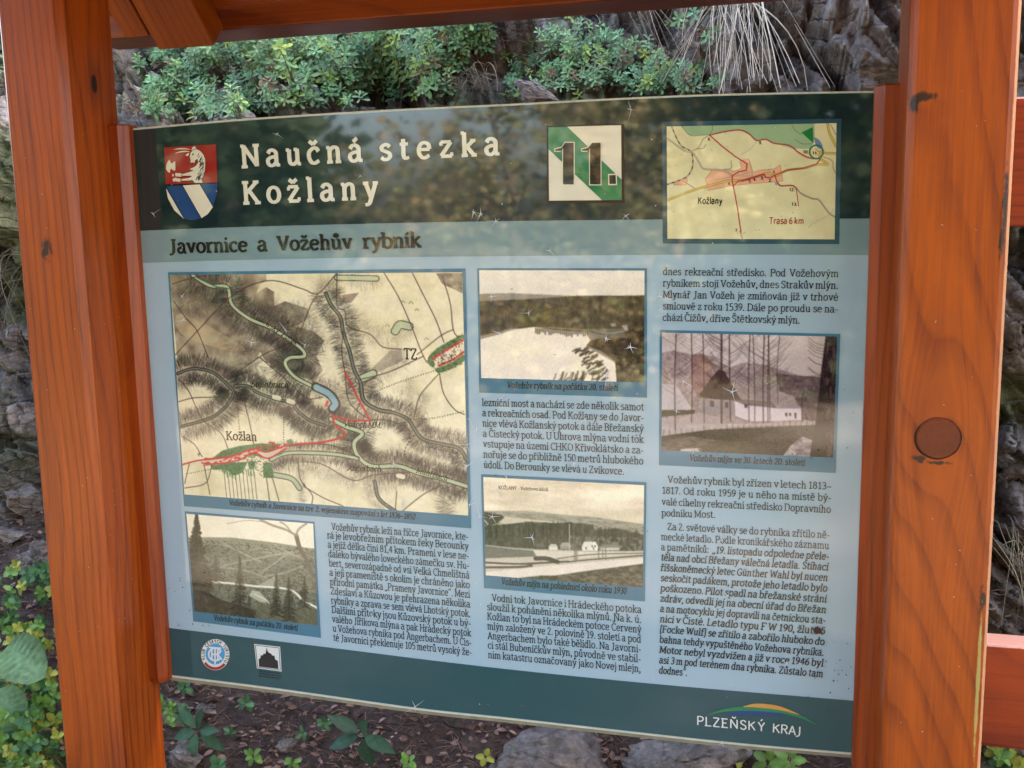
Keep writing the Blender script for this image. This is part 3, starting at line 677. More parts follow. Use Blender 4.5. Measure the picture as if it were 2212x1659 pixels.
def paint_pond():
    p = Pic([(65, 72), (1278, 75), (1275, 895), (80, 863)], 250, 165, (220, 210, 196), 7)
    p.a[..., :] -= np.clip((p.Y / p.h - 0.05), 0, 1)[..., None] * np.array([40, 48, 60]) * .6
    p.poly([(50, 245), (300, 240), (800, 262), (1290, 255), (1290, 900), (60, 900)], (118, 108, 92), .75)
    p.poly([(50, 300), (420, 285), (800, 258), (1290, 258), (1290, 620), (850, 520), (300, 500), (50, 560)], (74, 66, 52), .92, tex=.7 + .55 * p.n(6, 9, k=1))
    p.blend(p.pmask([(50, 300), (800, 258), (1290, 258), (1290, 520), (300, 500)]) * (p.n(2.5, 6, 3, 2) - .5), (38, 34, 26))
    p.poly([(330, 360), (560, 330), (600, 460), (470, 490), (330, 480)], (98, 92, 48), .35, tex=p.n(5, k=3) * 1.6)
    p.poly([(70, 580), (200, 545), (330, 505), (470, 488), (620, 510), (850, 530), (880, 585), (850, 635), (960, 690), (1060, 750), (1100, 900), (70, 900)], (226, 212, 196), 1)
    p.blend(p.pmask([(70, 580), (470, 488), (880, 585), (1060, 750), (1100, 900), (70, 900)]) * (p.n(40, k=4) - .3) * .5, (236, 226, 186))
    for x in np.arange(480, 870, 14): p.line([(x, 500 + (x - 470) * .07), (x, 512 + (x - 470) * .07 + p.r.uniform(0, 28))], 10, (70, 62, 50), .8, False)
    p.line([(480, 490), (700, 500), (900, 515)], 6, (160, 150, 130), .6)
    p.poly([(880, 590), (1290, 470), (1290, 910), (1075, 905), (1062, 740), (960, 665), (850, 625)], (58, 50, 42), .95, tex=.8 + .4 * p.n(6, k=5))
    p.poly([(860, 500), (1120, 500), (1140, 560), (960, 580), (880, 545)], (120, 116, 106), .6); p.line([(900, 510), (1000, 535), (1130, 520)], 7, (176, 172, 160), .6)
    p.poly([(1025, 465), (1065, 460), (1068, 485), (1035, 488)], (150, 148, 140), .8); p.poly([(1112, 480), (1150, 470), (1160, 515), (1130, 515)], (170, 166, 156), .8)
    p.poly([(850, 535), (872, 570), (850, 620), (832, 590)], (232, 216, 190), .95)
    for i in range(70):
        t = p.r.uniform(0, 1); x = 790 + 180 * t + p.r.uniform(-60, 60); y = 640 + 240 * t + p.r.uniform(-20, 20)
        p.line([(x, y), (x + p.r.uniform(10, 40), y - p.r.uniform(6, 24))], 12, (62, 54, 44), .75, False)
    for i in range(26):
        x = p.r.uniform(600, 900); p.line([(x, 880), (x + p.r.uniform(5, 30), 880 - p.r.uniform(10, 70))], 8, (70, 62, 52), .7, False)
    p.blend(p.pmask([(1075, 770), (1290, 760), (1290, 910), (1090, 905)]) * p.n(4, 7, k=6) * .7, (112, 112, 96))
    p.grain(9); return p

def paint_mill():
    p = Pic([(117, 530), (1402, 560), (1372, 1447), (113, 1393)], 260, 185, (204, 188, 184), 9)
    p.a -= (p.n(60, k=0)[..., None]) * 22
    p.poly([(100, 680), (200, 660), (330, 690), (480, 700), (620, 790), (700, 750), (850, 760), (980, 800), (1150, 850), (1420, 830), (1420, 1200), (100, 1200)], (128, 106, 104), .75, tex=.45 + .8 * p.n(4, k=1))
    p.poly([(330, 690), (420, 680), (490, 740), (480, 900), (380, 1010), (330, 900)], (140, 96, 90), .6)
    p.poly([(620, 790), (740, 800), (960, 900), (1150, 1000), (900, 1040), (700, 1020)], (150, 134, 134), .55, tex=p.n(3, k=2) * 1.7)
    p.poly([(950, 830), (1300, 860), (1300, 1180), (1140, 1170), (1090, 1000), (980, 960)], (84, 66, 70), .8, tex=.6 + .7 * p.n(4, k=3))
    p.poly([(110, 905), (215, 910), (345, 1098), (110, 1098)], (184, 170, 172), .95); p.poly([(110, 1098), (360, 1098), (350, 1130), (220, 1160), (110, 1160)], (64, 58, 46), .9)
    p.poly([(380, 1005), (470, 870), (530, 800), (575, 815), (640, 930), (700, 1030), (520, 1020)], (70, 52, 50), .95)
    p.poly([(405, 1018), (660, 1030), (665, 1140), (405, 1110)], (140, 126, 130), .95); p.poly([(650, 1030), (930, 1045), (925, 1180), (760, 1180), (655, 1140)], (206, 190, 194), .95); p.poly([(600, 1010), (930, 1040), (960, 1085), (720, 1060)], (96, 82, 80), .8)
    p.poly([(920, 1085), (1140, 1085), (1140, 1170), (925, 1180)], (204, 190, 194), .95); p.poly([(930, 1045), (1100, 1040), (1150, 1088), (960, 1088)], (150, 134, 136), .8)
    for q in ([(470, 1030), (500, 1032), (498, 1075), (470, 1072)], [(580, 1040), (605, 1042), (603, 1082), (580, 1080)], [(720, 1055), (745, 1057), (744, 1082), (720, 1080)], [(1020, 1117), (1038, 1118), (1037, 1145), (1020, 1144)], [(1050, 1118), (1066, 1119), (1065, 1140), (1050, 1139)], [(1088, 1118), (1104, 1119), (1102, 1165), (1088, 1160)]): p.poly(q, (66, 54, 54), .9)
    p.poly([(110, 1150), (400, 1120), (560, 1160), (600, 1215), (900, 1190), (1240, 1180), (1240, 1215), (700, 1245), (110, 1300)], (168, 150, 148), .9, tex=.6 + .6 * p.n(4, k=4))
    p.poly([(110, 1290), (450, 1245), (1250, 1210), (1420, 1210), (1420, 1460), (110, 1460)], (54, 44, 40), 1, tex=.85 + .2 * p.n(6, 3, k=5))
    p.poly([(110, 1330), (330, 1290), (560, 1330), (400, 1400), (110, 1400)], (140, 124, 112), .5, tex=p.n(10, 4, k=6) * 1.5); p.poly([(1000, 1440), (1060, 1360), (1150, 1290), (1220, 1320), (1200, 1445)], (190, 172, 176), .75, tex=.5 + .7 * p.n(5, k=7)); p.poly([(250, 1385), (400, 1375), (410, 1405), (250, 1402)], (196, 180, 176), .8)
    p.poly([(400, 1360), (560, 1320), (760, 1300), (720, 1420), (420, 1410)], (62, 56, 34), .6, True)
    p.line([(110, 1300), (450, 1248), (800, 1225), (1250, 1208)], 6, (60, 50, 46), .7)
    for x in np.arange(130, 1240, 42):
        y = 1290 - (x - 110) * 0.075; p.line([(x, y - p.r.uniform(15, 50)), (x + p.r.uniform(-6, 6), y + 8)], 6, (56, 44, 44), .5, False)
    T = (62, 46, 46)
    for x, y1, wd in ((205, 1240, 12), (340, 1190, 11), (420, 1190, 10), (555, 1190, 22), (610, 1180, 14), (765, 1180, 11), (800, 1180, 9), (850, 1190, 13), (880, 1190, 10), (905, 1180, 9), (960, 1050, 7)):
        p.tree(x + p.r.uniform(-15, 15), 540, y1, wd * .75, T, 30, .75)
    p.tree(1150, 950, 1180, 8, T, 12)
    p.poly([(1318, 545), (1405, 560), (1375, 1460), (1205, 1440), (1250, 1150), (1285, 800)], (46, 32, 36), .97, tex=.9 + .15 * p.n(4, 12, k=8)); p.blend(p.pmask([(1330, 600), (1395, 600), (1370, 1440), (1300, 1440)]) * (p.n(3, 10, 3, 9) > .56) * .5, (120, 100, 98))
    for i in range(9): y = p.r.uniform(600, 850); p.line([(1300, y + 20), (1240, y), (1190, y - 40)], 4, T, .6)
    p.grain(10); return p

def paint_postcard():
    p = Pic([(95, 92), (1275, 152), (1265, 903), (113, 813)], 250, 165, (226, 208, 180), 13)
    p.a += (p.n(60, 16, k=0)[..., None] - .5) * 34
    p.poly([(90, 340), (400, 340), (700, 370), (900, 385), (1290, 440), (1290, 700), (90, 700)], (156, 148, 130), .85)
    p.blend(p.pmask([(90, 345), (900, 385), (1290, 445), (1290, 520), (90, 480)]) * (p.n(8, 3, k=1) - .35) * 1.3, (108, 104, 90))
    p.poly([(200, 415), (250, 382), (420, 400), (640, 420), (600, 440), (260, 440)], (206, 192, 168), .9); p.poly([(95, 345), (230, 370), (250, 390), (200, 430), (140, 450), (95, 440)], (70, 68, 58), .9)
    p.line([(95, 400), (130, 440)], 12, (200, 190, 170), .8)
    p.poly([(95, 450), (250, 440), (420, 420), (640, 430), (720, 425), (900, 440), (910, 480), (1090, 470), (1285, 520), (1285, 640), (480, 620), (95, 595)], (72, 74, 62), .95, tex=.72 + .5 * p.n(4, 6, k=2))
    for i in range(70):
        x = p.r.uniform(100, 1260); y = 455 + max(0, (x - 700) * .12) + p.r.uniform(-8, 30); p.line([(x, y - 26), (x + 2, y + 60)], 16, (48, 50, 42), .45, False)
    p.blend(p.pmask([(700, 520), (1285, 540), (1285, 640), (700, 620)]) * (p.n(3, 5, 3, 3) > .54) * .5, (150, 146, 128))
    p.poly([(95, 590), (300, 610), (460, 625), (480, 680), (95, 690)], (112, 110, 98), .9); p.line([(110, 592), (300, 615), (470, 630)], 7, (206, 198, 180), .8)
    p.poly([(95, 690), (480, 675), (1290, 640), (1290, 720), (600, 740), (95, 800)], (196, 182, 162), .95)
    p.poly([(460, 628), (900, 640), (1280, 635), (1280, 655), (700, 690), (500, 690)], (214, 202, 182), .9)
    p.line([(480, 690), (560, 690), (640, 715)], 34, (58, 56, 48), .85); p.line([(640, 690), (900, 660), (1270, 650)], 9, (84, 80, 70), .8); p.line([(720, 715), (860, 700), (1265, 668)], 10, (66, 64, 56), .85); p.line([(110, 720), (350, 730), (560, 720), (720, 712)], 14, (60, 58, 50), .85); p.line([(110, 738), (450, 740)], 6, (210, 200, 182), .9); p.line([(110, 755), (350, 752), (450, 742)], 18, (64, 60, 52), .8)
    p.poly([(95, 790), (500, 752), (1290, 682), (1290, 740), (900, 780), (600, 820), (95, 830)], (222, 208, 190), .95)
    p.poly([(330, 835), (520, 815), (620, 815), (900, 775), (1290, 725), (1290, 920), (700, 880)], (74, 72, 58), .95, tex=.7 + .5 * p.n(5, 3, k=4))
    def house(x0, x1, yb, yr, wall, roof):
        p.poly([(x0, yb), (x0, yb - 22), (x1, yb - 22), (x1, yb)], wall, .95); p.poly([(x0 - 6, yb - 20), (x0 + 14, yr), (x1 - 14, yr), (x1 + 6, yb - 20)], roof, .95)
    house(480, 545, 622, 580, (90, 86, 76), (110, 106, 94)); house(575, 640, 628, 584, (226, 216, 198), (206, 196, 178)); house(660, 735, 622, 572, (150, 144, 128), (166, 158, 142)); house(820, 935, 632, 566, (232, 222, 206), (226, 214, 198)); house(955, 1095, 630, 588, (200, 190, 172), (130, 126, 114))
    p.poly([(885, 600), (905, 572), (935, 600), (935, 632), (885, 632)], (236, 226, 210), .95)
    for x, y in ((895, 600), (915, 600), (905, 618), (850, 615)): p.line([(x, y - 5), (x, y + 5)], 9, (70, 64, 56), .9, False)
    for x, y0, y1 in ((727, 440, 708), (762, 528, 705), (772, 560, 705), (782, 575, 705), (940, 540, 690), (970, 590, 695), (992, 550, 700)): p.line([(x, y0), (x + 2, y1)], 7, (200, 190, 170) if x < 730 else (120, 112, 98), .9, False)
    p.grain(10); return p

def paint_trail_map():
    p = Pic([(152, 112), (1965, 77), (1945, 1317), (160, 1310)], 330, 225, (222, 214, 168), 15)
    p.a += (p.n(30, k=0)[..., None] - .5) * 14
    p.poly([(310, 100), (1730, 70), (1730, 230), (1690, 350), (1500, 350), (1300, 290), (1220, 250), (1100, 255), (1040, 200), (930, 150), (830, 160), (640, 200), (400, 205), (340, 150)], (150, 180, 138), .95)
    GY, RD, YL = (120, 108, 96), (168, 40, 46), (226, 196, 92)
    tw = (226, 168, 134)
    for q in ([(565, 670), (640, 575), (830, 575), (870, 590), (950, 560), (932, 480), (1030, 455), (1075, 600), (1170, 575), (1300, 565), (1365, 520), (1392, 695), (870, 740), (595, 795)], [(225, 715), (365, 655), (372, 690), (360, 735), (230, 738)]):
        p.poly(q, tw, .95); p.line(q + q[:1], 5, (150, 100, 84), .7, False)
    for q in ([(600, 700), (840, 650), (1060, 600)], [(900, 640), (1070, 640)], [(910, 590), (915, 640)], [(960, 590), (965, 640)], [(1005, 580), (1010, 630)], [(1030, 460), (1070, 640)], [(880, 690), (1280, 640)], [(1180, 640), (1185, 705)], [(1245, 560), (1250, 610)], [(560, 790), (600, 720)], [(750, 690), (755, 750)]): p.line(q, 9, (176, 150, 138), .8, False)
    for q in ([(310, 110), (400, 205), (520, 205), (605, 200)], [(640, 100), (640, 150), (610, 200)], [(605, 205), (540, 250), (490, 340), (410, 375)], [(470, 352), (540, 345), (570, 305)], [(760, 570), (840, 555), (838, 480)], [(1520, 245), (1590, 295), (1710, 298)], [(1490, 95), (1530, 160), (1600, 200)], [(320, 690), (400, 740), (460, 780)], [(1740, 350), (1790, 390)], [(1830, 440), (1920, 480), (1930, 560), (1955, 610)], [(1900, 90), (1960, 200)]): p.line(q, 7, GY, .85)
    p.line([(160, 240), (340, 370), (430, 395), (500, 500), (550, 565), (720, 575), (800, 600), (850, 640)], 18, GY, .9); p.line([(160, 240), (340, 370), (430, 395), (500, 500), (550, 565), (720, 575), (800, 600), (850, 640)], 8, (214, 206, 180), .95)
    rl = [(205, 110), (250, 220), (310, 320), (410, 380), (432, 480), (420, 570), (370, 645), (280, 690), (160, 730)]
    p.line(rl, 14, (60, 48, 44), .9); p.line(rl, 8, (214, 206, 186), .95, dash=70)
    for q, wd in (([(160, 900), (420, 800), (650, 730), (830, 690), (960, 690), (1180, 625), (1250, 612), (1310, 640), (1440, 580), (1620, 555), (1760, 518), (1870, 515), (1790, 450), (1800, 380), (1840, 395), (1960, 400)], 24), ([(1870, 80), (1890, 180), (1960, 325)], 24)):
        p.line(q, wd, (120, 92, 50), .9); p.line(q, wd * .62, YL, .95)
    p.line([(1330, 700), (1370, 745), (1500, 745), (1590, 830), (1700, 880), (1780, 900), (1880, 1030), (1950, 1080)], 16, GY, .9); p.line([(1550, 790), (1620, 855), (1780, 900), (1880, 1030), (1950, 1080)], 5, (200, 190, 170), .8)
    p.line([(1110, 270), (1050, 350), (945, 415)], 7, (150, 160, 176), .8); p.line([(1935, 990), (1880, 1060), (1740, 1130), (1665, 1190)], 7, (170, 170, 160), .8)
    p.line([(935, 1230), (960, 1310)], 14, GY, .8); p.line([(935, 1230), (960, 1310)], 6, (214, 206, 180), .9)
    R = lambda q, wd=14, sm=True: p.line(q, wd, RD, .92, sm)
    R([(610, 205), (760, 170), (930, 150), (1030, 190), (1110, 260), (1210, 250), (1300, 292), (1460, 315), (1560, 390), (1650, 440), (1720, 455)]); R([(610, 205), (740, 320), (880, 430), (1010, 510), (1000, 580), (920, 595), (850, 640), (852, 700), (880, 830), (910, 1000), (945, 1240)], 13, False); R([(960, 690), (1080, 655), (1190, 622)], 16); R([(870, 745), (910, 695), (960, 690)], 10, False); R([(1195, 625), (1205, 655), (1260, 660), (1300, 635), (1440, 578), (1620, 555), (1750, 515), (1790, 460)], 14, False); R([(1310, 640), (1330, 700), (1370, 745), (1500, 745), (1535, 775)], 12); R([(1535, 775), (1560, 960)], 9, False)
    p.poly([(1590, 175), (1712, 118), (1722, 295)], (36, 120, 66), 1); p.poly([(1725, 235), (1780, 255), (1815, 320), (1800, 350), (1755, 330)], (110, 130, 176), .95, True); p.poly([(1305, 705), (1335, 715), (1330, 745), (1310, 735)], (120, 140, 180), .9)
    p.line([(1750 + 72 * math.cos(a), 384 + 72 * math.sin(a)) for a in np.linspace(0, 2 * math.pi, 26)], 17, (26, 110, 84), 1, False)
    for i in range(26):
        x, y = p.r.uniform(180, 1900), p.r.uniform(130, 1280); p.line([(x, y), (x + 5, y + 3)], 9, (150, 120, 86), .6, False)
    p.grain(4); return p
# ------------------------------------------------------------------ the information board
M_POST_L = wood('stained_pine_post', 'z', 1.3, pith=(0.70, 0.20), tilt=(0.06, 0.03), knots=[((-0.637, -0.052, 1.822), (0.02, 0.0085, 0.017))], stains=[((-0.70, -0.125, 1.55), (0.012, .01, 0.02))])
def on_post(x, y): return tuple(on_y(x, y, -0.125))
PLUG = on_post(2026, 946)
M_POST_R = wood('stained_pine_post_worn_lit_edge', 'z', 2.9, light=(0.42, 0.076, 0.0032), dark=(0.13, 0.016, 0.003), pith=(-0.70, 0.04), tilt=(0.13, 0.02), rings=20.0, swirl=PLUG,
                stains=[(on_post(1990, 209), (0.020, 0.02, 0.008)), (on_post(1975, 226), (0.007, 0.02, 0.012)), (on_post(2172, 440), (0.0045, 0.014, 0.05)), (on_post(2163, 530), (0.004, 0.012, 0.02)), (on_post(2122, 1300), (0.005, 0.012, 0.022)), (on_post(2026, 1000), (0.018, 0.02, 0.003)), (on_post(1985, 990), (0.010, 0.02, 0.006))],
                edge_light_lichen=[((0.769, -0.118, 1.3), (0.0078, 0.0085, 5.0), (0.62, 0.33, 0.17), 0.5), (on_post(2112, 1480), (0.0028, 0.02, 0.12), (0.42, 0.36, 0.10), 1.2)])  # first: light on the right chamfer painted as pale colour; second: yellow-green lichen
M_BATTEN = wood('stained_batten', 'z', 4.1, light=(0.36, 0.058, 0.0035), dark=(0.13, 0.015, 0.003), pith=(0.62, 0.3))
M_BEAM = wood('stained_beam', 'x', 6.2, light=(0.30, 0.055, 0.0035), dark=(0.11, 0.015, 0.003), pith=(-1.86, 0.25))
M_RAFTER = wood('stained_rafter', 'x', 7.7, light=(0.36, 0.076, 0.004), dark=(0.16, 0.024, 0.003), pith=(0.04, 0.03))
M_RAIL = wood('stained_rail', 'x', 9.4, light=(0.36, 0.048, 0.005), dark=(0.15, 0.015, 0.003), pith=(-0.9, 0.25), edge_light_lichen=[((1.2, 0.044, 0.939), (9.0, 0.2, 0.0045), (0.62, 0.34, 0.26), 0.9), ((1.2, 0.044, 1.738), (9.0, 0.2, 0.0045), (0.62, 0.34, 0.26), 0.9)])  # skylight on both rail tops is put into the wood colour
M_PLUG = wood('end_grain_plug', 'y', 3.3, light=(0.17, 0.027, 0.006), dark=(0.06, 0.010, 0.004), pith=(-0.70, -1.2), tilt=(0.0, 0.0), rings=90.0)

board = tag(empty('information_board', (0, 0, 0)), 'orange stained timber notice board carrying a glossy blue trail panel between two posts', 'notice board')

post_l = timber('post', -0.762, -0.637, -0.125, 0.015, -0.1, 2.30, M_POST_L, board, 0.012, 1)
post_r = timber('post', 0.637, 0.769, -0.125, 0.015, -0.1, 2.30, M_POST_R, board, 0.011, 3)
post_r['label'] = 'right post with a round plug and dark worn stains'
# round plug in a dark ragged hole
pc = PLUG
bm = bmesh.new()
bmesh.ops.create_cone(bm, cap_ends=True, segments=40, radius1=0.029, radius2=0.027, depth=0.006, matrix=Matrix.Translation((pc[0], -0.1262, pc[2])) @ Matrix.Rotation(math.pi / 2, 4, 'X'))
bmesh.ops.bevel(bm, geom=[e for e in bm.edges if len(e.link_faces) == 2 and any(len(f.verts) > 4 for f in e.link_faces)], offset=0.0012, segments=2, affect='EDGES')
me = bpy.data.meshes.new('plug'); bm.to_mesh(me); bm.free(); link('plug', me, post_r, M_PLUG)
ring = MB()
a = np.linspace(0, 2 * np.pi, 41)
rr = 0.0294 + 0.0005 * np.sin(a * 2 + 1) + 0.0002 * np.sin(a * 7)
ro = np.column_stack([pc[0] + rr * np.cos(a), np.full(41, -0.1256), pc[2] - 0.0006 + rr * np.sin(a)]); ri = np.column_stack([pc[0] + 0.0285 * np.cos(a), np.full(41, -0.1256), pc[2] + 0.0285 * np.sin(a)])
ring.add(np.vstack([ro, ri]), [(i, i + 1, 42 + i, 41 + i) for i in range(40)])
ring.build('plug_gap', plain('dark_gap', (0.012, 0.006, 0.004), 0.9), post_r)

def batten(sg):
    e, f = 0.605 * sg, 0.641 * sg
    pts = [(e, 0.012), (e, -0.012), (e + 0.013 * sg, -0.026), (f, -0.026), (f, 0.012)]
    bm = bmesh.new()
    z0, z1 = (0.744 if sg < 0 else 0.722), 1.758
    rings = []
    for z, k in ((z0, 1.0), (z0 + 0.004, 0.4), (z0 + 0.013, 0.0), (z1 - 0.002, 0.0), (z1, 0.25)):
        row = []
        for (x, y) in pts:
            cx, cy = (e + f) / 2, -0.004
            row.append(bm.verts.new((x + (cx - x) * 0.32 * k, y + (cy - y) * 0.4 * k, z)))
        rings.append(row)
    n = len(pts)
    for A, B in zip(rings[:-1], rings[1:]):
        for i in range(n): bm.faces.new((A[i], A[(i + 1) % n], B[(i + 1) % n], B[i]))
    bm.faces.new(rings[0]); bm.faces.new(rings[-1])
    bmesh.ops.recalc_face_normals(bm, faces=bm.faces)
    me = bpy.data.meshes.new('batten'); bm.to_mesh(me); bm.free()
    return link('batten', me, board, M_BATTEN)
batten(-1); batten(1)
# little gabled roof: a rear tie beam, rafters falling 45 degrees to front and rear, planks, ridge on the posts
def vz(x, y): return ((300 + x * 0.22604) / 1.4756, y * 0.22604 / 1.4756)
YR = 0.30
pL, pR = on_y(*vz(910, 715), YR), on_y(*vz(1690, 640), YR)
zr = (pL[2] + pR[2]) / 2
YB = YR
while on_y(*vz(1815, 425), YB)[0] > pR[0]: YB += 0.002
zb = on_y(*vz(1815, 425), YB)[2]
timber('beam', -0.95, 0.90, YB, YB + 0.12, zb, zb + 0.10, M_BEAM, board, 0.004, 2)
YP = YR
while YP + on_y(*vz(440, 540), YP)[2] > YR + zr: YP -= 0.001
qL, qR = on_y(*vz(440, 540), YP), on_y(*vz(780, 525), YP)
YC = -0.055
def rafter(name, x0, x1, y_end, z_end, th, bev, front=False):
    s = math.sqrt(0.5); L = (y_end - YC) / s if not front else (YC - y_end) / s
    o = timber(name, 0, L, 0, x1 - x0, 0, th, M_RAFTER, board, bev, 2)
    k = 1 if front else -1
    o.matrix_local = Matrix(((0, 1, 0, x0), (k * s, 0, -k * s, y_end), (s, 0, s, z_end), (0, 0, 0, 1)))
    return o
SUM = YR + zr
rafter('rafter', pL[0], pR[0], YR, zr, 0.062, 0.003)
rafter('packing_board', qL[0], qR[0] - 0.001, YP, qL[2], 0.05, 0.002)
wr_ = pR[0] - pL[0]
rafter('rafter', -pL[0] - wr_, -pL[0], YR, zr, 0.062, 0.003)
ZF = SUM - 2 * YC                                                       # front slope: z - y is constant
YE = -0.44
for x0 in (pL[0], -pL[0] - wr_): rafter('rafter', x0, x0 + wr_, YE, SUM - 2 * YC + YE, 0.062, 0.003, True)
timber('ridge_beam', -0.86, 0.82, -0.10, -0.01, 2.30, SUM - YC - 0.02, M_BEAM, board, 0.004, 2)
def plank(name, k, front):
    s = math.sqrt(0.5); w_ = 0.125; L0 = k * w_
    o = timber(name, -0.88, 0.84, L0, L0 + w_ - 0.003, 0.0625, 0.085, M_BEAM, board, 0.002, 1)
    g = 1 if front else -1
    y0 = YE if front else YR - 0.03; z0 = (SUM - 2 * YC + YE) if front else zr + 0.03
    o.matrix_local = Matrix(((1, 0, 0, 0), (0, g * s, -g * s, y0), (0, s, s, z0), (0, 0, 0, 1)))
for k in range(4): plank('roof_plank', k, True)
for k in range(4): plank('roof_plank', k, False)
# flecks of old cobweb and dirt on the timber
fk = MB(); rg = np.random.default_rng(8)
for i in range(60):
    if i < 26: P0 = np.array([-0.6365, rg.uniform(-.12, -.03), rg.uniform(.6, 1.75)]); u, v = np.array([0, 1, 0]), np.array([0, 0, 1])
    elif i < 40: P0 = np.array([rg.uniform(-.75, -.65), -0.1256, rg.uniform(.6, 1.7)]); u, v = np.array([1, 0, 0]), np.array([0, 0, 1])
    else: P0 = np.array([rg.uniform(.66, .75), -0.1256, rg.uniform(.6, 1.9)]); u, v = np.array([1, 0, 0]), np.array([0, 0, 1])
    L_, a_ = rg.uniform(.001, .0045), rg.uniform(0, 3.14); d_ = u * math.cos(a_) + v * math.sin(a_); n_ = -u * math.sin(a_) + v * math.cos(a_); h_ = rg.uniform(.0003, .0008)
    fk.add([P0 - d_ * L_ / 2, P0 + n_ * h_, P0 + d_ * L_ / 2, P0 - n_ * h_ * .6], [(0, 1, 2, 3)])
fk.build('pale_flecks', plain('pale_fleck', (0.62, 0.52, 0.42), .8, .3), board)['kind'] = 'stuff'
timber('rail', 0.70, 1.90, 0.0175, 0.07, 1.559, 1.737, M_RAIL, board, 0.006, 3)
timber('rail', 0.70, 1.90, 0.0175, 0.07, 0.774, 0.938, M_RAIL, board, 0.006, 3)
timber('post', 1.84, 1.97, -0.125, 0.0165, -0.1, 2.30, M_POST_L, board, 0.012, 1)

# ---- panel
I_BODY = ink('panel_blue', (0.375, 0.505, 0.590), 0.03, 0.22)
I_SUB = ink('panel_grey_blue', (0.21, 0.31, 0.33), 0.03, 0.22)
I_HEAD = ink('panel_dark_teal', (0.0095, 0.026, 0.030), 0.03, 0.25)
I_FOOT = ink('panel_teal', (0.018, 0.078, 0.092), 0.03, 0.3)
I_FRAME = ink('frame_teal', (0.060, 0.185, 0.275), 0.03, 0.2)
I_FRAME2 = ink('frame_slate', (0.030, 0.085, 0.118), 0.03, 0.2)
I_WHITE = ink('title_cream', (0.80, 0.75, 0.61), 0.03, 0.15)
I_BLACK = ink('text_dark', (0.014, 0.014, 0.018), 0.03, 0.1)
I_BROWN = ink('subtitle_dark', (0.020, 0.014, 0.014), 0.03, 0.1)
I_RED = ink('arms_red', (0.36, 0.020, 0.018), 0.03, 0.15)
I_BLUE = ink('arms_blue', (0.022, 0.072, 0.23), 0.03, 0.15)
I_GREEN = ink('sign_green', (0.020, 0.21, 0.085), 0.03, 0.15)
I_LOGOW = ink('logo_white', (0.74, 0.74, 0.70), 0.03, 0.1)
I_SKYB = ink('logo_blue', (0.06, 0.33, 0.62), 0.03, 0.1)
I_ORANGE = ink('arc_orange', (0.62, 0.30, 0.06), 0.03, 0.1)
I_NAVY = ink('arc_blue', (0.012, 0.055, 0.22), 0.03, 0.1)
I_PIC = tinted('print_picture', 0.03, 0.9, var=0.05, scale=30)
M_EDGE = plain('panel_edge', (0.60, 0.57, 0.44), 0.5, 0.35, 60)
M_BACK = plain('panel_backing', (0.25, 0.235, 0.17), 0.45, 0.5, 45)

def band(name, top, bot, depth, mat, parent, grow=13, thick=0.0, n=40):
    T = np.array([bp(*p) for p in top]); B = np.array([bp(*p) for p in bot])
    def res(P):
        P = catmull(P, False, 8); d = np.r_[0, np.cumsum(np.linalg.norm(np.diff(P, axis=0), axis=1))]
        t = np.linspace(0, d[-1], n)
        return np.column_stack([np.interp(t, d, P[:, 0]), np.interp(t, d, P[:, 1])])
    T, B = res(T), res(B)
    if grow:
        for P in (T, B):
            P[0] += (P[0] - P[1]) / np.linalg.norm(P[0] - P[1]) * grow * 0.001; P[-1] += (P[-1] - P[-2]) / np.linalg.norm(P[-1] - P[-2]) * grow * 0.001
    V = [(p[0], depth, p[1]) for p in T] + [(p[0], depth, p[1]) for p in B]
    F = [(i, n + i, n + i + 1, i + 1) for i in range(n - 1)]
    if thick:
        V += [(x, y + thick, z) for (x, y, z) in V]
        m2 = 2 * n
        F += [(m2 + i, m2 + i + 1, m2 + n + i + 1, m2 + n + i) for i in range(n - 1)]
        F += [(i, i + 1, m2 + i + 1, m2 + i) for i in range(n - 1)] + [(n + i, m2 + n + i, m2 + n + i + 1, n + i + 1) for i in range(n - 1)]
        F += [(0, m2, m2 + n, n), (n - 1, 2 * n - 1, m2 + 2 * n - 1, m2 + n - 1)]
    return mesh(name, V, F, mat, parent)

TOP = [(293, 280), (500, 262), (705, 248), (900, 237), (1106, 227.5), (1300, 217), (1506, 208), (1700, 203), (1880, 200)]
HB = [(305, 498.5), (500, 491), (700, 485.5), (900, 481), (1106, 477.5), (1500, 473.5), (1880, 472)]
SB = [(311, 568), (500, 562), (800, 556), (1106, 553), (1500, 550), (1876, 551)]
FT = [(372, 1357), (698, 1397), (1057, 1441), (1423, 1478), (1838.5, 1513)]
BOT = [(378, 1460), (600, 1488), (900, 1530), (1106, 1552), (1556, 1602), (1828, 1626)]
off = lambda L, d: [(x, y + d) for x, y in L]
panel = band('panel', TOP, BOT, 0.0, I_BODY, board, thick=0.004)
panel['label'] = 'glossy blue trail panel covered with maps, old photographs and text'
band('panel_edge', off(TOP, -3.5), off(BOT, 4.0), 0.0006, M_EDGE, panel, 12, 0.0034)
band('backing_board', off(TOP, -1), off(BOT, 13), 0.0045, M_BACK, panel, 12, 0.012)
band('header_band', off(TOP, 1.0), HB, -0.0004, I_HEAD, panel, 12.5)
band('subtitle_band', HB, SB, -0.0004, I_SUB, panel, 12.5)
band('footer_band', FT, off(BOT, -1.5), -0.0004, I_FOOT, panel, 12.5)

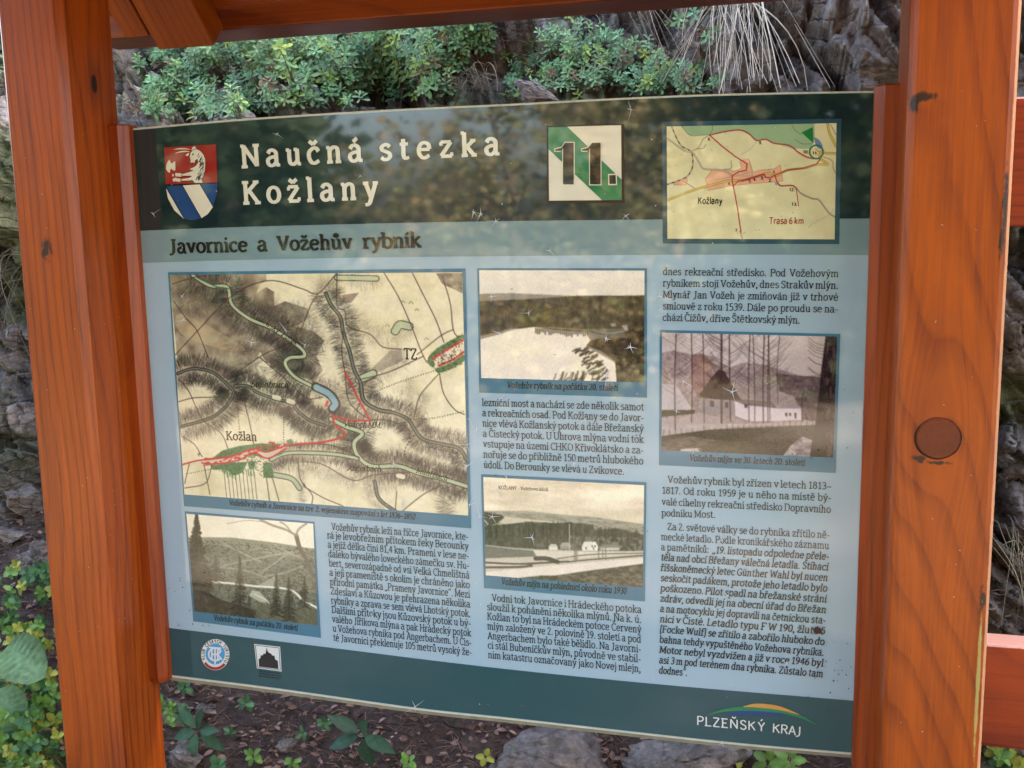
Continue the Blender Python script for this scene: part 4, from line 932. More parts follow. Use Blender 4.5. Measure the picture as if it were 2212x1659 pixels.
def quad(name, P, depth, mat, parent, hole=None):
    V = [(*bp(*p),) for p in P]
    V = [(x, depth, z) for x, z in V]
    return mesh(name, V, [(0, 3, 2, 1)], mat, parent)
class Zf:
    """reads survey drawings: units of one drawing -> view -> panel metres"""
    def __init__(s, x0, y0, k): s.x0, s.y0, s.k = x0, y0, k
    def v(s, x, y): return (s.x0 + s.k * x, s.y0 + s.k * y)
    def b(s, x, y): return bp(*s.v(x, y))
ZM, Z4, Z2, Z5, Z3, Z6, ZT = Zf(359.2, 569.3, .339), Zf(379.5, 1084.3, .3064), Zf(1016.5, 562.5, .2942), Zf(1016.5, 1003, .2942), Zf(1396, 562.5, .2941), Zf(1396, 1003, .2941), Zf(1409.6, 250.7, .2022)
ZA, ZK, ZN = Zf(325.3, 257.5, .1553), Zf(1106, 1244.2, .5), Zf(1106, 0, .5)

frames = [
    ('map_frame', [(363.3, 588), (1006, 580), (1018, 1141), (398, 1093)], I_FRAME, paint_military_map, ZM, [(25, 72), (1888, 55), (1925, 1605), (118, 1470)], 'military_map'),
    ('photo_frame', [(399.4, 1104.2), (679.2, 1127.2), (693.6, 1377.5), (418, 1341.7)], I_FRAME, paint_valley, Z4, [(78, 82), (972, 152), (1003, 870), (135, 770)], 'valley_photograph'),
    ('photo_frame', [(1031.2, 579.3), (1397.8, 579.3), (1397.8, 858.8), (1035.6, 847.9)], I_FRAME, paint_pond, Z2, [(65, 72), (1278, 75), (1275, 895), (80, 863)], 'pond_photograph'),
    ('photo_frame', [(1039.4, 1024.2), (1396.6, 1041.8), (1393.1, 1298.7), (1045.9, 1269.8)], I_FRAME, paint_postcard, Z5, [(95, 92), (1275, 152), (1265, 903), (113, 813)], 'postcard_photograph'),
    ('photo_frame', [(1425.4, 712.5), (1815.1, 721.3), (1804.8, 1021.3), (1423.9, 1004.5)], I_FRAME, paint_mill, Z3, [(117, 530), (1402, 560), (1372, 1447), (113, 1393)], 'mill_photograph'),
    ('map_frame', [(1430.8, 263.2), (1817.6, 256.4), (1813, 527.3), (1431.8, 526.1)], I_FRAME2, paint_trail_map, ZT, [(152, 112), (1965, 77), (1945, 1317), (160, 1310)], 'trail_map'),
]
for nm, q_, mt, fn, zf, c4, pn in frames:
    quad(nm, q_, -0.0008, mt, panel)
    fn().build(pn, [zf.b(*c) for c in c4], I_PIC, panel, -0.0012)

# ---- lettering
XH = lambda v, px: np.linalg.norm(bp(v[0], v[1]) - bp(v[0], v[1] - px))
def lines(name, rows, mat, wt=1.0, slant=0.0, serif=True, kx=1.0, n=3, depth=-0.0016, track=False, each=True):
    """rows: (text, start, end, x-height) in view units"""
    mb = MB()
    for (t, a, b, px) in rows:
        put_text(mb, t, bp(*a), bp(*b), XH(a, px), wt, serif, slant, depth, kx, track, n)
        if each: mb.build(name, mat, panel); mb = MB()
    if mb.V: mb.build(name, mat, panel)
def lerp(a, b, t): return (a[0] + (b[0] - a[0]) * t, a[1] + (b[1] - a[1]) * t)
def column(T, L0, L1, R0, R1, px, first=None, last=None):
    """lines between the left points L0..L1 and right points R0..R1; first = start of an indented line, last = end of a short one"""
    n = len(T); rows = []
    for i, t in enumerate(T):
        k = i / (n - 1); a, b = lerp(L0, L1, k), lerp(R0, R1, k)
        if i == 0 and first: a = first
        if i == n - 1 and last: b = last
        rows.append((t, a, b, px))
    return rows

lines('title_lettering', [('Naučná', (522.5, 362.5), (786, 348), 34.5), ('stezka', (821, 346.5), (1081, 334), 34.5)], I_WHITE, 1.42, n=8, track=True, kx=1.02)
lines('place_lettering', [('Kožlany', (526, 441), (819, 428.5), 34.5)], I_WHITE, 1.42, n=8, track=True, kx=1.02)
lines('subtitle_lettering', [('Javornice a Vožehův rybník', (366.5, 547.5), (911, 534), 21.5)], I_BROWN, 1.45, n=7, track=False, kx=1.02)

c1 = column(['Vožehův rybník leží na říčce Javornice, kte-', 'rá je levobřežním přítokem řeky Berounky', 'a jejíž délka činí 81,4 km. Pramení v lese ne-', 'daleko bývalého loveckého zámečku sv. Hu-', 'bert, severozápadně od vsi Velká Chmelištná',
             'a její prameniště s okolím je chráněno jako', 'přírodní památka „Prameny Javornice“. Mezi', 'Zdeslaví a Kůzovou je přehrazena několika', 'rybníky a zprava se sem vlévá Lhotský potok.', 'Dalšími přítoky jsou Kůzovský potok u bý-',
             'valého Jiříkova mlýna a pak Hrádecký potok', 'u Vožehova rybníka pod Angerbachem. U Čis-', 'té Javornici překlenuje 105 metrů vysoký že-'],
            Z4.v(1066, 190), Z4.v(1113, 977), Z4.v(2066, 268), Z4.v(2090, 1082), 11.0, first=Z4.v(1100, 197))
c2 = column(['lezniční most a nachází se zde několik samot', 'a rekreačních osad. Pod Kožlany se do Javor-', 'nice vlévá Kožlanský potok a dále Břežanský', 'a Čistecký potok. U Uhrova mlýna vodní tok', 'vstupuje na území CHKO Křivoklátsko a za-', 'nořuje se do přibližně 150 metrů hlubokého', 'údolí. Do Berounky se vlévá u Zvíkovce.'],
            Z2.v(85, 1067), Z2.v(97, 1523), Z2.v(1275, 1102), Z2.v(1270, 1577), 11.2, last=Z2.v(1130, 1573))
c3 = column(['Vodní tok Javornice i Hrádeckého potoka', 'sloužil k pohánění několika mlýnů. Na k. ú.', 'Kožlan to byl na Hrádeckém potoce Červený', 'mlýn založený ve 2. polovině 19. století a pod', 'Angerbachem bylo také bělidlo. Na Javorni-', 'ci stál Bubeníčkův mlýn, původně ve stabil-', 'ním katastru označovaný jako Novej mlejn,'],
            Z5.v(120, 998), Z5.v(130, 1420), Z5.v(1258, 1092), Z5.v(1252, 1525), 11.2, first=Z5.v(157, 1003))
c4 = column(['dnes rekreační středisko. Pod Vožehovým', 'rybníkem stojí Vožehův, dnes Strakův mlýn.', 'Mlynář Jan Vožeh je zmiňován již v trhové', 'smlouvě z roku 1539. Dále po proudu se na-', 'chází Čížův, dříve Štětkovský mlýn.'],
            Z3.v(122, 107), Z3.v(120, 443), Z3.v(1412, 123), Z3.v(1408, 470), 11.2, last=Z3.v(1130, 465))
c5 = column(['Vožehův rybník byl zřízen v letech 1813–', '1817. Od roku 1959 je u něho na místě bý-', 'valé cihelny rekreační středisko Dopravního', 'podniku Most.'],
            Z6.v(116, 131), Z6.v(112, 380), Z6.v(1362, 185), Z6.v(1354, 441), 11.0, first=Z6.v(157, 135), last=Z6.v(510, 393))
P2 = ['Za 2. světové války se do rybníka zřítilo ně-', 'mecké letadlo. Podle kronikářského záznamu', 'a pamětníků:', 'těla nad obcí Břežany válečná letadla. Stíhací', 'říšskoněmecký letec Günther Wahl byl nucen', 'seskočit padákem, protože jeho letadlo bylo', 'poškozeno. Pilot spadl na břežanské stráni', 'zdráv, odvedli jej na obecní úřad do Břežan',
      'a na motocyklu jej dopravili na četnickou sta-', 'nici v Čisté. Letadlo typu F W 190, žluté 5', '[Focke Wulf] se zřítilo a zabořilo hluboko do', 'bahna tehdy vypuštěného Vožehova rybníka.', 'Motor nebyl vyzdvižen a již v roce 1946 byl', 'asi 3 m pod terénem dna rybníka. Zůstalo tam', 'dodnes“.']
c6 = column(P2, Z6.v(110, 479), Z6.v(92, 1533), Z6.v(1348, 543), Z6.v(1292, 1640), 11.0, first=Z6.v(155, 480), last=Z6.v(302, 1552))
a3, b3 = c6[2][1], c6[2][2]
c6[2] = ('a pamětníků:', a3, lerp(a3, b3, 0.288), 11.0)
quote = [('„19. listopadu odpoledne přele-', lerp(a3, b3, 0.305), b3, 11.0)] + c6[3:]
for para in (c1, c2, c3, c4, c5, c6[:3]): lines('text_paragraph', para, I_BLACK, 0.86, n=3, kx=0.91, each=False)
lines('quotation_text', quote, I_BLACK, 1.12, slant=0.16, n=3, kx=0.90, each=False)
cap = [('Vožehův rybník a Javornice na tzv. 2. vojenském mapování z let 1836–1852', ZM.v(402, 1538), ZM.v(1588, 1630), 8.2), ('Vožehův rybník na počátku 20. století', Z4.v(272, 832), Z4.v(862, 905), 8.4), ('Vožehův rybník na počátku 20. století', Z2.v(268, 935), Z2.v(1083, 957), 9.6),
       ('Vožehův mlýn na pohlednici okolo roku 1930', Z5.v(225, 880), Z5.v(1145, 952), 10.0), ('Vožehův mlýn ve 30. letech 20. století', Z3.v(315, 1470), Z3.v(1165, 1507), 9.4)]
lines('caption_text', cap, I_BLACK, 1.10, slant=0.16, n=3, kx=0.92)
lines('postcard_lettering', [('KOŽLANY. - Vožehovo údolí.', Z5.v(207, 180), Z5.v(578, 196), 5.2)], I_BROWN, 0.9, n=3)
lines('map_lettering', [('Kožlan', ZM.v(385, 1123), ZM.v(582, 1130), 13.5), ('TZ', ZM.v(1515, 608), ZM.v(1602, 612), 17)], I_BROWN, 1.25, n=4, kx=.8)
lines('map_lettering', [('Steinbruch', ZM.v(540, 785), ZM.v(780, 792), 9.5), ('Vožech MM.', ZM.v(1130, 1040), ZM.v(1375, 1048), 9.5), ('Angerbach', ZM.v(1155, 1318), ZM.v(1370, 1325), 9), ('Mühl Bach', ZM.v(1590, 1330), ZM.v(1790, 1385), 9), ('Hradecky Potok', ZM.v(1650, 1165), ZM.v(1860, 1215), 7.5), ('Kuzowsky Potok', ZM.v(545, 335), ZM.v(830, 520), 8)], I_BROWN, 0.9, slant=.3, n=3, depth=-0.0016)
lines('trail_map_lettering', [('Kožlany', ZT.v(482, 938), ZT.v(748, 940), 10.2)], I_BLACK, 1.35, serif=False, n=5)
lines('trail_map_red_lettering', [('Trasa 6 km', ZT.v(1243, 1152), ZT.v(1618, 1154), 10.0)], I_RED, 1.2, serif=False, n=5)
nums = [('8.', 590, 262, 622), ('9.', 1135, 303, 1172), ('10.', 1605, 400, 1668), ('11.', 1705, 412, 1768), ('1.', 1285, 616, 1318), ('2.', 1240, 704, 1278), ('3.', 1152, 678, 1190), ('4.', 1076, 694, 1110), ('5.', 1024, 710, 1060), ('6.', 806, 738, 838), ('7.', 882, 1238, 918), ('12.', 1458, 803, 1520), ('13.', 1482, 957, 1548)]
lines('trail_map_numbers', [(t, ZT.v(x, y), ZT.v(x2, y), 4.6) for t, x, y, x2 in nums], I_BLACK, 1.5, serif=False, n=3)
lines('region_lettering', [('PLZEŇSKÝ', ZK.v(796, 642), ZK.v(1096, 671), 14.3), ('KRAJ', ZK.v(1122, 674), ZK.v(1252, 690), 14.3)], I_LOGOW, 0.95, serif=False, n=6, track=True)

def shape(mb, pts, depth, zf, smooth=False, c=None):
    P = catmull(pts, True, 5)[:-1] if smooth else pts
    V = [(*zf.b(*p),) for p in P]
    mb.add([(x, depth, z) for x, z in V], [tuple(range(len(V)))], c)
def stroke(mb, pts, wd, depth, zf, closed=False, smooth=True, taper=False):
    P = np.array([zf.b(*p) for p in pts])
    if smooth: P = catmull(P, closed, 6)
    V, F = ribbon(P, wd / 2, wd / 2, closed)
    if taper:
        n = len(P); k = np.sin(np.linspace(0.12, np.pi - .12, n)); k = k / k.max()
        for i in range(n):
            mid = (V[2 * i] + V[2 * i + 1]) / 2; V[2 * i] = mid + (V[2 * i] - mid) * k[i]; V[2 * i + 1] = mid + (V[2 * i + 1] - mid) * k[i]
    mb.add(np.column_stack([V[:, 0], np.full(len(V), depth), V[:, 1]]), F)

# ---- coat of arms
arms_outline = [(190, 390), (918, 347), (940, 880), (935, 1010), (880, 1215), (715, 1385), (590, 1412), (475, 1392), (330, 1270), (240, 1100), (214, 930)]
sh = MB(); shape(sh, [(ZAx + (ZAx - 565) * 0.012, y + (y - 880) * 0.012) for ZAx, y in arms_outline], -0.0008, ZA); arms = sh.build('coat_of_arms', I_BLACK, panel)
# (kept at panel level: the deepest level the hierarchy allows)
sh = MB(); shape(sh, [(193, 393), (915, 350), (934, 880), (215, 905)], -0.0012, ZA); sh.build('arms_red_field', I_RED, panel)
sh = MB()
shape(sh, [(226, 935), (445, 922), (705, 1378), (590, 1406), (485, 1390)], -0.0012, ZA); shape(sh, [(700, 908), (937, 893), (930, 1010), (876, 1212)], -0.0012, ZA); sh.build('arms_blue_stripes', I_BLUE, panel)
sh = MB()
shape(sh, [(219, 955), (470, 1388), (335, 1268), (246, 1100)], -0.0012, ZA); shape(sh, [(452, 920), (688, 908), (872, 1222), (800, 1320), (714, 1376)], -0.0012, ZA); sh.build('arms_white_stripes', I_WHITE, panel)
goat = MB()
body = [(560, 470), (600, 425), (650, 415), (700, 440), (745, 490), (770, 560), (772, 640), (765, 720), (740, 800), (715, 830), (738, 886), (625, 890), (590, 850), (560, 855), (435, 860), (432, 830), (540, 815), (580, 795), (560, 790), (445, 790), (440, 762), (545, 735), (600, 715), (545, 695), (610, 665), (640, 645), (668, 600), (655, 555), (628, 580), (622, 615), (605, 610), (590, 600), (578, 612), (560, 608), (560, 560), (550, 520)]
shape(goat, body, -0.0016, ZA)
shape(goat, [(222, 690), (225, 640), (245, 590), (270, 562), (290, 610), (310, 615), (330, 590), (350, 590), (352, 710), (325, 715), (300, 690), (280, 700), (275, 750), (245, 730)], -0.0016, ZA)
shape(goat, [(350, 748), (440, 752), (436, 800), (352, 795)], -0.0016, ZA); shape(goat, [(315, 830), (345, 815), (425, 830), (420, 872), (350, 862), (320, 870)], -0.0016, ZA); shape(goat, [(308, 765), (328, 765), (328, 795), (308, 795)], -0.0016, ZA)
shape(goat, [(545, 470), (520, 480), (490, 505), (530, 512)], -0.0016, ZA); shape(goat, [(575, 430), (590, 395), (612, 372), (640, 400), (625, 430)], -0.0016, ZA)
stroke(goat, [(325, 425), (400, 412), (490, 412), (565, 425)], 0.0022, -0.0016, ZA, taper=True); stroke(goat, [(345, 478), (420, 455), (500, 448), (555, 455)], 0.0022, -0.0016, ZA, taper=True)
goat.build('arms_goat', I_WHITE, panel)
fur = MB()
rg = np.random.default_rng(4)
for i in range(46):
    t = rg.uniform(0, 1); x = 700 + 60 * math.sin(t * 3) - 60 * t * rg.uniform(0, 1) + rg.uniform(-30, 10); y = 470 + 350 * t
    stroke(fur, [(x, y), (x - rg.uniform(2, 14), y + rg.uniform(15, 28)), (x - rg.uniform(10, 30), y + rg.uniform(34, 52))], 0.0008, -0.0020, ZA)
stroke(fur, [(588, 500), (598, 488), (606, 478)], 0.0018, -0.0020, ZA)
for P in (body[:20] + body[20:],): stroke(fur, P + P[:1], 0.0007, -0.0019, ZA, smooth=False)
fur.build('arms_goat_lines', I_BLACK, panel)
ln = MB()
for q_ in ([(213, 917), (938, 886)], [(218, 940), (485, 1394)], [(447, 915), (712, 1384)], [(692, 900), (878, 1218)]): stroke(ln, q_, 0.0012, -0.0017, ZA, smooth=False)
ln.build('arms_lines', I_BLACK, panel)

# ---- number sign
quad('number_sign', [ZN.v(150, 545), ZN.v(484, 537), ZN.v(486, 877), ZN.v(153, 876)], -0.0008, plain('sign_border', (0.03, 0.014, 0.011), .15, .2), panel)
quad('number_sign_white', [ZN.v(158, 550), ZN.v(472, 541), ZN.v(474, 864), ZN.v(161, 867)], -0.0012, I_WHITE, panel)
sh = MB(); shape(sh, [(158, 550), (240, 547.6), (473, 775), (474, 864), (390, 865), (159, 645)], -0.0016, ZN); sh.build('number_sign_stripe', I_GREEN, panel)
D1 = lambda dx, g: [(222 - g + dx, 640), (215 - g + dx, 652 + g), (188 - g + dx, 652 + g), (187 - g + dx, 646 - g), (215 + dx, 638 - g), (232 + dx - g, 617 - g), (268 + g + dx, 617 - g), (268 + g + dx, 797 + g), (222 - g + dx, 797 + g), (222 - g + dx, 672)]
sh = MB(); shape(sh, D1(0, 4), -0.0020, ZN); shape(sh, D1(116, 4), -0.0020, ZN); shape(sh, [(416, 752), (454, 751), (455, 800), (417, 800)], -0.0020, ZN); sh.build('number_outline', I_WHITE, panel)
sh = MB(); shape(sh, D1(0, 0), -0.0024, ZN); shape(sh, D1(116, 0), -0.0024, ZN); shape(sh, [(421, 757), (449, 756), (450, 795), (422, 795)], -0.0024, ZN); sh.build('number_digits', I_BROWN, panel)

# ---- logos in the footer
def ell(cx, cy, rx, ry, n=40, a0=0, a1=2 * math.pi):
    return [(cx + rx * math.cos(t), cy + ry * math.sin(t)) for t in np.linspace(a0, a1, n, endpoint=abs(a1 - a0) < 6.2)]
sh = MB(); shape(sh, ell(281, 1075, 100, 110), -0.0008, Z4); sh.build('hiking_club_logo', I_LOGOW, panel)
sh = MB()
q_ = ell(281, 1075, 97, 107, 16, 0.72, 2.52) + ell(281, 1075, 80, 88, 16, 2.52, 0.72); shape(sh, q_, -0.0012, Z4); sh.build('logo_red_arc', I_RED, panel)
sh = MB(); shape(sh, ell(281, 1070, 68, 74), -0.0012, Z4); sh.build('logo_blue_disc', I_SKYB, panel)
sh = MB()
for q_ in ([(258, 1030), (258, 1115)], [(300, 1030), (300, 1115)], [(258, 1072), (300, 1072)], [(238, 1022), (325, 1030)], [(281, 1026), (281, 1140)], [(300, 1072), (330, 1110)], [(300, 1072), (325, 1045)]): stroke(sh, q_, 0.0032, -0.0017 - 0.00001 * len(sh.V), Z4, smooth=False)
stroke(sh, ell(282, 1072, 46, 44, 20, 0.7, 5.6), 0.0032, -0.0016, Z4); sh.build('logo_monogram', I_LOGOW, panel)
# ring of letters
sh = MB()
txt = 'KLUB ČESKÝCH TURISTŮ'
ths = np.linspace(math.radians(163), math.radians(390), len(txt))
for ch, th in zip(txt, ths):
    if ch == ' ': continue
    adv, V, F = glyph(ch, 1.35, False, 3)
    u = 22.0 / 7.0
    lx, ly = (V[:, 0] - adv / 2) * u * 0.82, V[:, 1] * u
    r = 75 + ly
    px_ = 281 + (r * math.cos(th) - lx * math.sin(th)); py_ = 1075 + 1.1 * (r * math.sin(th) + lx * math.cos(th))
    P = np.array([Z4.b(x, y) for x, y in zip(px_, py_)])
    sh.add(np.column_stack([P[:, 0], np.full(len(P), -0.0012) - V[:, 2] * 6e-6, P[:, 1]]), F)
sh.build('hiking_club_lettering', I_BLACK, panel)
quad('chapel_logo', [(549.5, 1390.5), (605.5, 1396.8), (608.8, 1450.3), (555.3, 1443)], -0.0008, I_LOGOW, panel)
sh = MB()
for q_ in ([(564, 1008), (731, 1027)], [(731, 1027), (740, 1184)], [(740, 1184), (580, 1162)], [(580, 1162), (564, 1008)]): stroke(sh, q_, 0.0010, -0.0013 - 1e-5 * len(sh.V), Z4, smooth=False)
shape(sh, [(590, 1158), (588, 1105), (600, 1100), (602, 1080), (618, 1078), (622, 1065), (634, 1070), (640, 1050), (645, 1020), (649, 1048), (660, 1062), (676, 1068), (682, 1080), (698, 1082), (704, 1108), (722, 1118), (726, 1176)], -0.0012, Z4)
for k in range(3):
    x = 588.0
    while x < 740:
        L = rg.uniform(5, 13); y = 1190 + k * 17 + (x - 588) * 0.13
        stroke(sh, [(x, y), (min(x + L, 742), y + L * 0.13)], 0.0018, -0.0012, Z4, smooth=False); x += L + rg.uniform(3, 6)
sh.build('chapel_silhouette', I_BLACK, panel)
sh = MB(); stroke(sh, [(1000, 562), (1060, 558), (1150, 568), (1240, 596)], 0.0075, -0.0014, ZK, taper=True); sh.build('region_orange_arc', I_ORANGE, panel)
sh = MB(); stroke(sh, [(850, 597), (930, 577), (1040, 571), (1150, 580), (1240, 603), (1312, 640)], 0.0085, -0.0012, ZK, taper=True); sh.build('region_green_arc', I_GREEN, panel)
sh = MB(); stroke(sh, [(915, 600), (1010, 588), (1100, 590), (1180, 602)], 0.0085, -0.0011, ZK, taper=True); sh.build('region_blue_arc', I_NAVY, panel)

# ---- scratches, chips and specks of dirt on the laminate
M_SCR = plain('laminate_scratch', (0.62, 0.62, 0.64), 0.35, 0.3)
ID = Zf(0, 0, 1)
stars = [(1364, 238, 26), (1040, 462, 24), (1024, 458, 18), (1072, 478, 22), (1188, 541, 22), (1352, 466, 20), (780, 380, 14), (1143, 676, 34), (1062, 640, 24), (1310, 731, 22), (1362, 749, 30), (1080, 720, 18), (1312, 810, 32), (1084, 1072, 30), (1064, 1115, 36), (1095, 1030, 26), (1150, 1160, 28), (1010, 1215, 22), (980, 1040, 20), (1015, 905, 30), (1030, 930, 26), (1010, 960, 26), (1245, 950, 20),
         (1477, 824, 24), (1582, 846, 24), (1462, 888, 20), (1717, 978, 26), (620, 715, 26), (660, 745, 24), (672, 705, 22), (545, 740, 16), (1560, 1164, 28), (1572, 1285, 20), (1700, 1430, 20), (898, 1525, 30), (1560, 1603, 18), (1015, 1090, 26), (1038, 1115, 24), (845, 1080, 18), (852, 1000, 20), (872, 1090, 22), (600, 290, 16), (333, 462, 22), (1700, 1100, 16), (1085, 860, 26), (1010, 1006, 28), (1265, 905, 18), (905, 1240, 14), (806, 1330, 16), (395, 640, 16), (398, 690, 20), (1425, 640, 22), (700, 1085, 14), (1240, 1000, 18)]
for (x, y, r) in stars:
    sc = MB(); k = rg.integers(3, 7); a0 = rg.uniform(0, 6.28)
    for j in range(k):
        a = a0 + j * 2 * math.pi / k + rg.uniform(-.5, .5); L = r * rg.choice((0.3, 0.45, 0.7, 1.05)) * rg.uniform(.7, 1.1)
        P0 = bp(x, y); P1 = bp(x + L * math.cos(a), y + L * math.sin(a)); d = (P1 - P0); nn = np.array([-d[1], d[0]]) / np.linalg.norm(d); hw = rg.uniform(0.0003, 0.0009)
        dp = -0.0028 - 1e-5 * j
        sc.add([(P0[0] + nn[0] * hw, dp, P0[1] + nn[1] * hw), (P0[0] - nn[0] * hw, dp, P0[1] - nn[1] * hw), (P1[0], dp, P1[1])], [(0, 1, 2)])
    sc.build('scratch', M_SCR, panel)
sc = MB()
for i in range(70):
    x, y = rg.uniform(330, 1840), rg.uniform(260, 1560); r = rg.uniform(0.0004, 0.0011); P0 = bp(x, y)
    sc.add([(P0[0] + r * math.cos(t) * rg.uniform(.6, 1.3), -0.0027, P0[1] + r * math.sin(t)) for t in np.linspace(0, 6.28, 7)[:-1]], [tuple(range(6))])
sc.build('pale_specks', M_SCR, panel)['kind'] = 'stuff'
dirt = MB()
for cx, cy, s, n in ((1790, 1450, 60, 26), (420, 1310, 40, 16), (1800, 900, 90, 10), (390, 1250, 40, 8), (480, 1430, 60, 8), (1100, 1000, 500, 30)):
    for i in range(n):
        P0 = bp(cx + rg.normal() * s * .6, cy + rg.normal() * s * .6); r = rg.uniform(0.0005, 0.0016)
        if P0[0] > 0.6 or P0[0] < -0.6: continue
        dirt.add([(P0[0] + r * math.cos(t) * rg.uniform(.5, 1.3), -0.0026, P0[1] + r * math.sin(t) * rg.uniform(.5, 1.2)) for t in np.linspace(0, 6.28, 8)[:-1]], [tuple(range(7))])
P0 = bp(1768, 1363)
dirt.add([(P0[0] + dx, -0.0029, P0[1] + dz) for dx, dz in ((-.009, .002), (-.004, .008), (.003, .006), (.006, -.002), (-.002, -.004))], [(0, 1, 2, 3, 4)])
dirt.build('dirt_specks', plain('dirt', (0.07, 0.025, 0.018), .7, .5), panel)['kind'] = 'stuff'
# ------------------------------------------------------------------ ground, rocky bank
def ground_mat():
    mt, N, L, B = mat_new('forest_path')
    tc = N.new('ShaderNodeTexCoord').outputs['Object']
    n1 = noise(N, L, tc, 0.6, 6, .6); n2 = noise(N, L, tc, 30, 5, .7)
    r = ramp(N, [(0.35, (0.05, 0.055, 0.022)), (0.5, (0.12, 0.095, 0.06)), (0.65, (0.24, 0.20, 0.15))]); L.new(n1.outputs[0], r.inputs[0])
    r2 = ramp(N, [(0.3, (.6, .6, .6)), (0.7, (1.3, 1.3, 1.3))]); L.new(n2.outputs[0], r2.inputs[0])
    L.new(mixc(N, L, 1.0, r.outputs[0], r2.outputs[0], 'MULTIPLY'), B.inputs['Base Color']); B.inputs['Roughness'].default_value = 0.9
    b = N.new('ShaderNodeBump'); b.inputs['Strength'].default_value = .5; L.new(n2.outputs[0], b.inputs['Height']); L.new(b.outputs[0], B.inputs['Normal'])
    return mt
gx = np.r_[-90, -60, -40, np.linspace(-25, 25, 60), 40, 60, 90]; gy = gx.copy()
GX, GY = np.meshgrid(gx, gy)
P = np.stack([GX.ravel(), GY.ravel(), np.zeros(GX.size)], 1)
P[:, 2] = (fbm(P * 0.5, 3, 2) - 0.5) * 0.10 * np.clip(np.hypot(P[:, 0], P[:, 1]) / 4 - 0.4, 0, 1)
n_ = len(gx); i = (np.arange(n_ - 1)[:, None] * n_ + np.arange(n_ - 1)[None]).ravel()
tag(mesh('ground', P, np.stack([i, i + 1, i + n_ + 1, i + n_], 1), ground_mat(), None, True), kind='structure')

PR_M = np.array([(.2, -.03), (.55, .12), (.95, .45), (1.2, .8), (1.35, 1.25), (1.42, 1.72), (1.72, 2.05), (2.15, 2.45), (3.2, 3.1), (6, 3.9), (9, 4.3)])
PR_R = np.array([(.2, -.03), (.5, .1), (.8, .42), (.95, .85), (1.05, 1.3), (1.15, 1.8), (1.3, 2.4), (1.6, 3.2), (2.2, 4.4), (4.5, 6.5), (9, 7.5)])
PR_L = np.array([(.2, -.03), (.6, .1), (1.0, .35), (1.3, .75), (1.5, 1.2), (1.65, 1.65), (1.95, 1.99), (2.5, 2.10), (4, 2.2), (8, 2.3), (30, 2.5)])
sst = lambda a, b, x: (lambda t: t * t * (3 - 2 * t))(np.clip((x - a) / (b - a), 0, 1))
xs = np.r_[np.linspace(-14, -6, 60, endpoint=False), np.linspace(-6, -2.8, 200, endpoint=False), np.linspace(-2.8, 2.4, 640, endpoint=False), np.linspace(2.4, 5, 150, endpoint=False), np.linspace(5, 14, 50)]
nseg = len(PR_M) - 1
ts = np.r_[np.linspace(0, 7.2, 480, endpoint=False), np.linspace(7.2, nseg, 40)]
def prof(PR, t):
    C = catmull(PR, False, 20); return np.column_stack([np.interp(t, np.linspace(0, nseg, len(C)), C[:, k]) for k in (0, 1)])
A_, B_, C_ = prof(PR_L, ts), prof(PR_M, ts), prof(PR_R, ts)
wl = 1 - sst(-2.9, -1.95, xs); wr = sst(-0.05, 0.75, xs)
wm = 1 - wl - wr
YZ = wl[None, :, None] * A_[:, None] + wm[None, :, None] * B_[:, None] + wr[None, :, None] * C_[:, None]
X = np.tile(xs, (len(ts), 1)); Y = YZ[..., 0].copy(); Z = YZ[..., 1].copy()
Q = np.stack([X, Y, Z], -1)
rockiness = sst(0.45, 0.95, Z + 0.35 * (fbm(Q * 1.7, 3, 31) - .5) + 0.5 * sst(.3, 1.0, X) + 0.35 * sst(-1.2, -1.7, -X) * 0)
def facets(P, seed):
    """nearest of jittered cells: offset and tilt of each cell, giving angular blocks with sharp steps"""
    I = np.floor(P).astype(np.int64); best = np.full(P.shape[:-1], 1e9); val = np.zeros_like(best); cid = np.zeros_like(best); sec = np.full_like(best, 1e9)
    for dx in (-1, 0, 1):
        for dy in (-1, 0, 1):
            for dz in (-1, 0, 1):
                c = I + (dx, dy, dz); h = [_hash(c[..., 0], c[..., 1], c[..., 2], seed + k) for k in range(6)]
                o = P - (c + np.stack(h[:3], -1)); D = (o * o).sum(-1)
                v = (h[3] - .5) + 1.3 * ((h[4] - .5) * o[..., 0] + (h[5] - .5) * o[..., 2])
                mk = D < best
                sec = np.where(mk, best, np.minimum(sec, D)); best = np.where(mk, D, best); val = np.where(mk, v, val); cid = np.where(mk, h[3], cid)
    return val, cid, np.sqrt(sec) - np.sqrt(best)
wq = (fbm(Q * 1.3, 4, 5) - 0.5)
# coordinates along (a) and across (b) the steeply dipping beds
ra = math.radians(-54)
bed = np.stack([X * math.cos(ra) + Z * -math.sin(ra) * -1, Y, X * -math.sin(ra) * 1 + Z * math.cos(ra)], -1) + 0.09 * (fbm(Q * 2.1, 3, 6) - .5)[..., None]
f1, c1_, e1 = facets(bed * np.array([1.7, 1.6, 3.6]), 3)
f2, c2_, e2 = facets(bed * np.array([6.0, 5.0, 15.0]), 7)
f3, c3_, e3 = facets(bed * np.array([17.0, 14.0, 42.0]), 9)
d = 0.12 + 0.24 * f1 + 0.085 * f2 + 0.030 * f3 + 0.05 * (fbm(Q * 3.0, 4, 9) - .5) + 0.30 * (fbm(Q * 0.9, 2, 14) - .5) - 0.05 * (e1 < .06) - 0.018 * (e2 < .06)
rough_d = d - 0.12
soft_d = 0.12 * (fbm(Q * 2.2, 4, 22) - .5) + 0.03 * (fbm(Q * 12, 3, 23) - .5)
dd = rockiness * rough_d + (1 - rockiness) * soft_d
